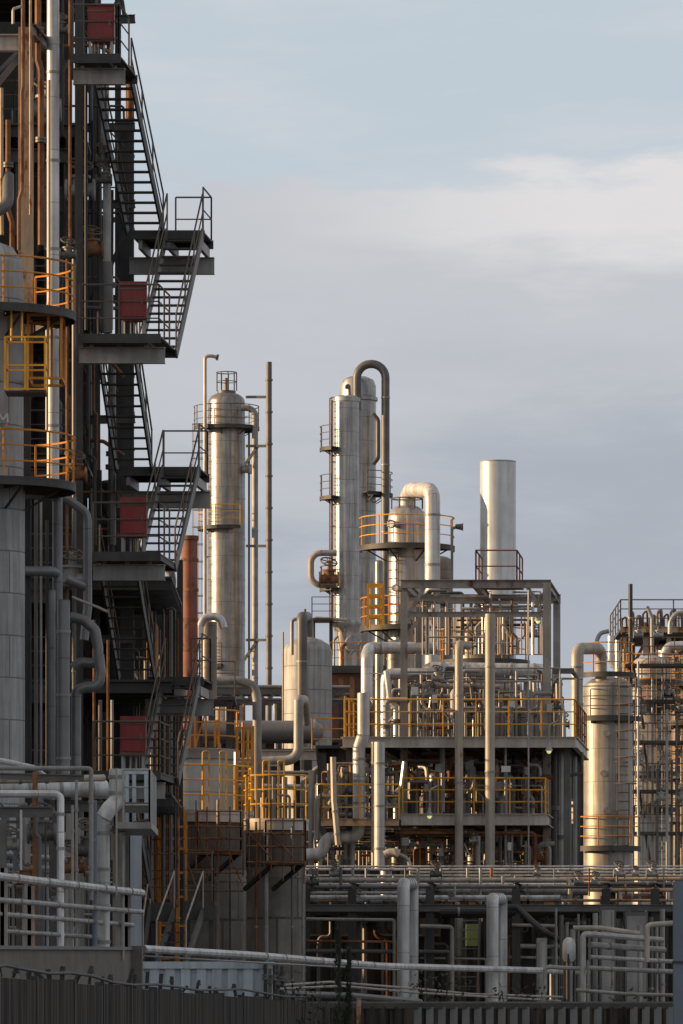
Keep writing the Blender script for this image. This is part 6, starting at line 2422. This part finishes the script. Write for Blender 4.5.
def wpt(px, lift=0):
    # distance grows along the wall while its height over the eye stays the same
    D = 60 / (1 - min(px, 330) / 330 * .52)
    p = W(px, HY, D)
    return Vector((p.x, D, EYE + .60 + lift))


pxs = [-40, -5, 33, 71, 100, 128, 153, 178, 200, 221, 241, 261, 281, 300, 330]
for i, (pa, pb) in enumerate(zip(pxs, pxs[1:])):
    a, b = wpt(pa), wpt(pb)
    d = (b - a).normalized()
    s = T.mb()
    dz = -.03 * (i % 2)
    s.beam(Vector((a.x, a.y, (a.z + dz) / 2)) + d * .03, Vector((b.x, b.y, (b.z + dz) / 2)) - d * .03, .1, a.z + dz)
    T.part('panel', s, M['fence'])
    s = T.mb()
    s.box((a.x - .06, a.y - .09, 0), (a.x + .06, a.y + .03, a.z + .02))
    T.part('post', s, M['steel_dark'])
rw = random.Random(31)
# cable slung along the wall top, with clips
cp = []
for i in range(16):
    p = wpt(-20 + i * 21.5, .06 + .028 * math.sin(i * 1.7) + .03 * math.sin(i * .6))
    cp.append(p + Vector((.05, -.02, 0)))
s = MB()
s.tube(cp, .02, 7, .2)
solo('cable', 'thick black cable slung along the top of the boundary wall', 'cable', s, M['black'])
for i in range(26):
    px = 3 + i * 12.1 + rw.uniform(-3, 3)
    p = wpt(px, 0)
    h = rw.uniform(.08, .26)
    p = p + Vector((0, .05, -.02))
    T = Thing('cable_bracket', 'small dark stub bracket on the boundary wall top', 'bracket', p, 'stub brackets on the boundary wall top')
    s = T.mb()
    lean = rw.uniform(-.05, .05)
    s.tube([p, p + Vector((lean, 0, h * .6)), p + Vector((lean * 1.6, 0, h))], rw.uniform(.018, .035), 6)
    T.part('stub', s, M['black'])
    s = T.mb()
    w0 = rw.uniform(.025, .06)
    c0 = p + Vector((lean * 1.3, 0, h * .8))
    s.tube([c0 - Vector((0, 0, w0)), c0 - Vector((0, 0, w0 * .3)), c0 + Vector((.01, 0, w0 * .8))], w0, 7, r2=w0 * .5)
    T.part('insulator', s, M['black'])

# dark spiky plants
def spike(label, px, ytop, D, w):
    T = Thing('cypress_plant', label, 'plant', (W(px, HY, D).x, D, 0))
    p = W(px, ytop, D)
    s = T.mb()
    s.tube([(p.x, D, 0), (p.x + .03, D, p.z)], .05, 7, r2=.01)
    T.part('trunk', s, M['bark'])
    s = T.mb()
    n = 420
    for i in range(n):
        t = rw.random() ** .8
        z = p.z * (.12 + .88 * t)
        R = w * (1 - t) ** .6 * (.75 + .4 * math.sin(z * 9)) + .02
        a = rw.uniform(0, 2 * PI)
        rr_ = R * math.sqrt(rw.random())
        b = Vector((p.x + rr_ * math.cos(a), D + rr_ * math.sin(a), z))
        d = Vector((math.cos(a) * .5, math.sin(a) * .5, 1)).normalized() * rw.uniform(.08, .17)
        sd = Vector((-math.sin(a), math.cos(a), 0)) * .022
        s.add([b - sd, b + sd, b + d], [(0, 1, 2)])
    T.part('crown', s, M['plant'])


spike('taller dark spindly plant before the low black shed', 338.5, 930, 112, .15)
spike('shorter dark spindly plant right of the taller one', 349, 950, 113, .12)


def bush(label, px, D, w, h, n=260, z0=.0):
    T = Thing('shrub', label, 'shrub', (W(px, HY, D).x, D, 0))
    c = W(px, HY, D)
    s = T.mb()
    for k in range(5):
        a = 2 * PI * k / 5
        s.tube([(c.x, D, 0), (c.x + w * .3 * math.cos(a), D + w * .3 * math.sin(a), h * .6), (c.x + w * .6 * math.cos(a), D + w * .6 * math.sin(a), h)], .02, 5, r2=.006)
    T.part('stems', s, M['bark'])
    s = T.mb()
    for i in range(n):
        a = rw.uniform(0, 2 * PI)
        t = rw.random()
        R = w * math.sqrt(rw.random()) * (1.05 - .6 * abs(t - .5))
        b = Vector((c.x + R * math.cos(a), D + R * math.sin(a), h * (.3 + .75 * t)))
        d = Vector((rw.gauss(0, 1), rw.gauss(0, 1), rw.gauss(.5, 1))).normalized() * rw.uniform(.07, .16)
        sd = d.cross(Vector((rw.gauss(0, 1), rw.gauss(0, 1), rw.gauss(0, 1)))).normalized() * .03
        s.add([b, b + d * .5 + sd, b + d, b + d * .5 - sd], [(0, 1, 2, 3)])
    T.part('leaves', s, M['plant'])


bush('thin dark shrub growing before the near inverted U pipe', 440, 130, 1.0, 2.9)
bush('ragged dark shrub at the joint of the two fences', 300, 112, .7, 2.5)
bush('low dark shrub over the slat fence near the filter vessel', 520, 131, .9, 2.6)
bush('dark weedy shrub at the far end of the slat fence', 632, 130, .8, 2.5)
T = Thing('gate_post', 'short pale post at the end of the dark wall', 'post', (W(359, HY, 119).x, 119, 0))
s = T.mb()
s.box((W(356.5, 0, 119).x, 119, 0), (W(361, 0, 119).x, 119.1, W(0, 999, 119).z))
T.part('shaft', s, M['rust_cream'])
s = T.mb()
s.box((W(356, 0, 119).x, 118.98, W(0, 999, 119).z), (W(361.5, 0, 119).x, 119.12, W(0, 998, 119).z))
T.part('cap', s, M['grey'])

# ------------------------------------------------------------------ unseen halls added left of the picture to keep its foot in shade
for (x0, x1, y0, y1, h, lb) in [(-62, -46, 96, 137, 22.6, 'long tall grey hall added unseen at left for shade, highest one'),
                                (-62, -46, 40, 95, 16.5, 'long grey hall added unseen at left for shade, nearest one'),
                                (-62, -46, 137.6, 160, 15.7, 'long grey hall added unseen at left for shade, between the highest and the farthest'),
                                (-64, -47, 161, 215, 12.6, 'long lower grey hall added unseen at left for shade, farthest one')]:
    T = Thing('shade_hall', lb, 'building', ((x0 + x1) / 2, (y0 + y1) / 2, 0))
    s = T.mb()
    s.box((x0, y0, 0), (x1, y1, h - .4))
    T.part('wall', s, M['steel_mid'])
    s = T.mb()
    s.box((x0 - .4, y0 - .4, h - .398), (x1 + .4, y1 + .4, h))
    T.part('roof', s, M['steel_dark'])
    for k in range(int((y1 - y0) / 8)):
        s = T.mb()
        yy = y0 + 2 + k * 8
        s.box((x1 + .003, yy, 3), (x1 + .06, yy + 4, 5.2))
        T.part('window', s, M['black'])
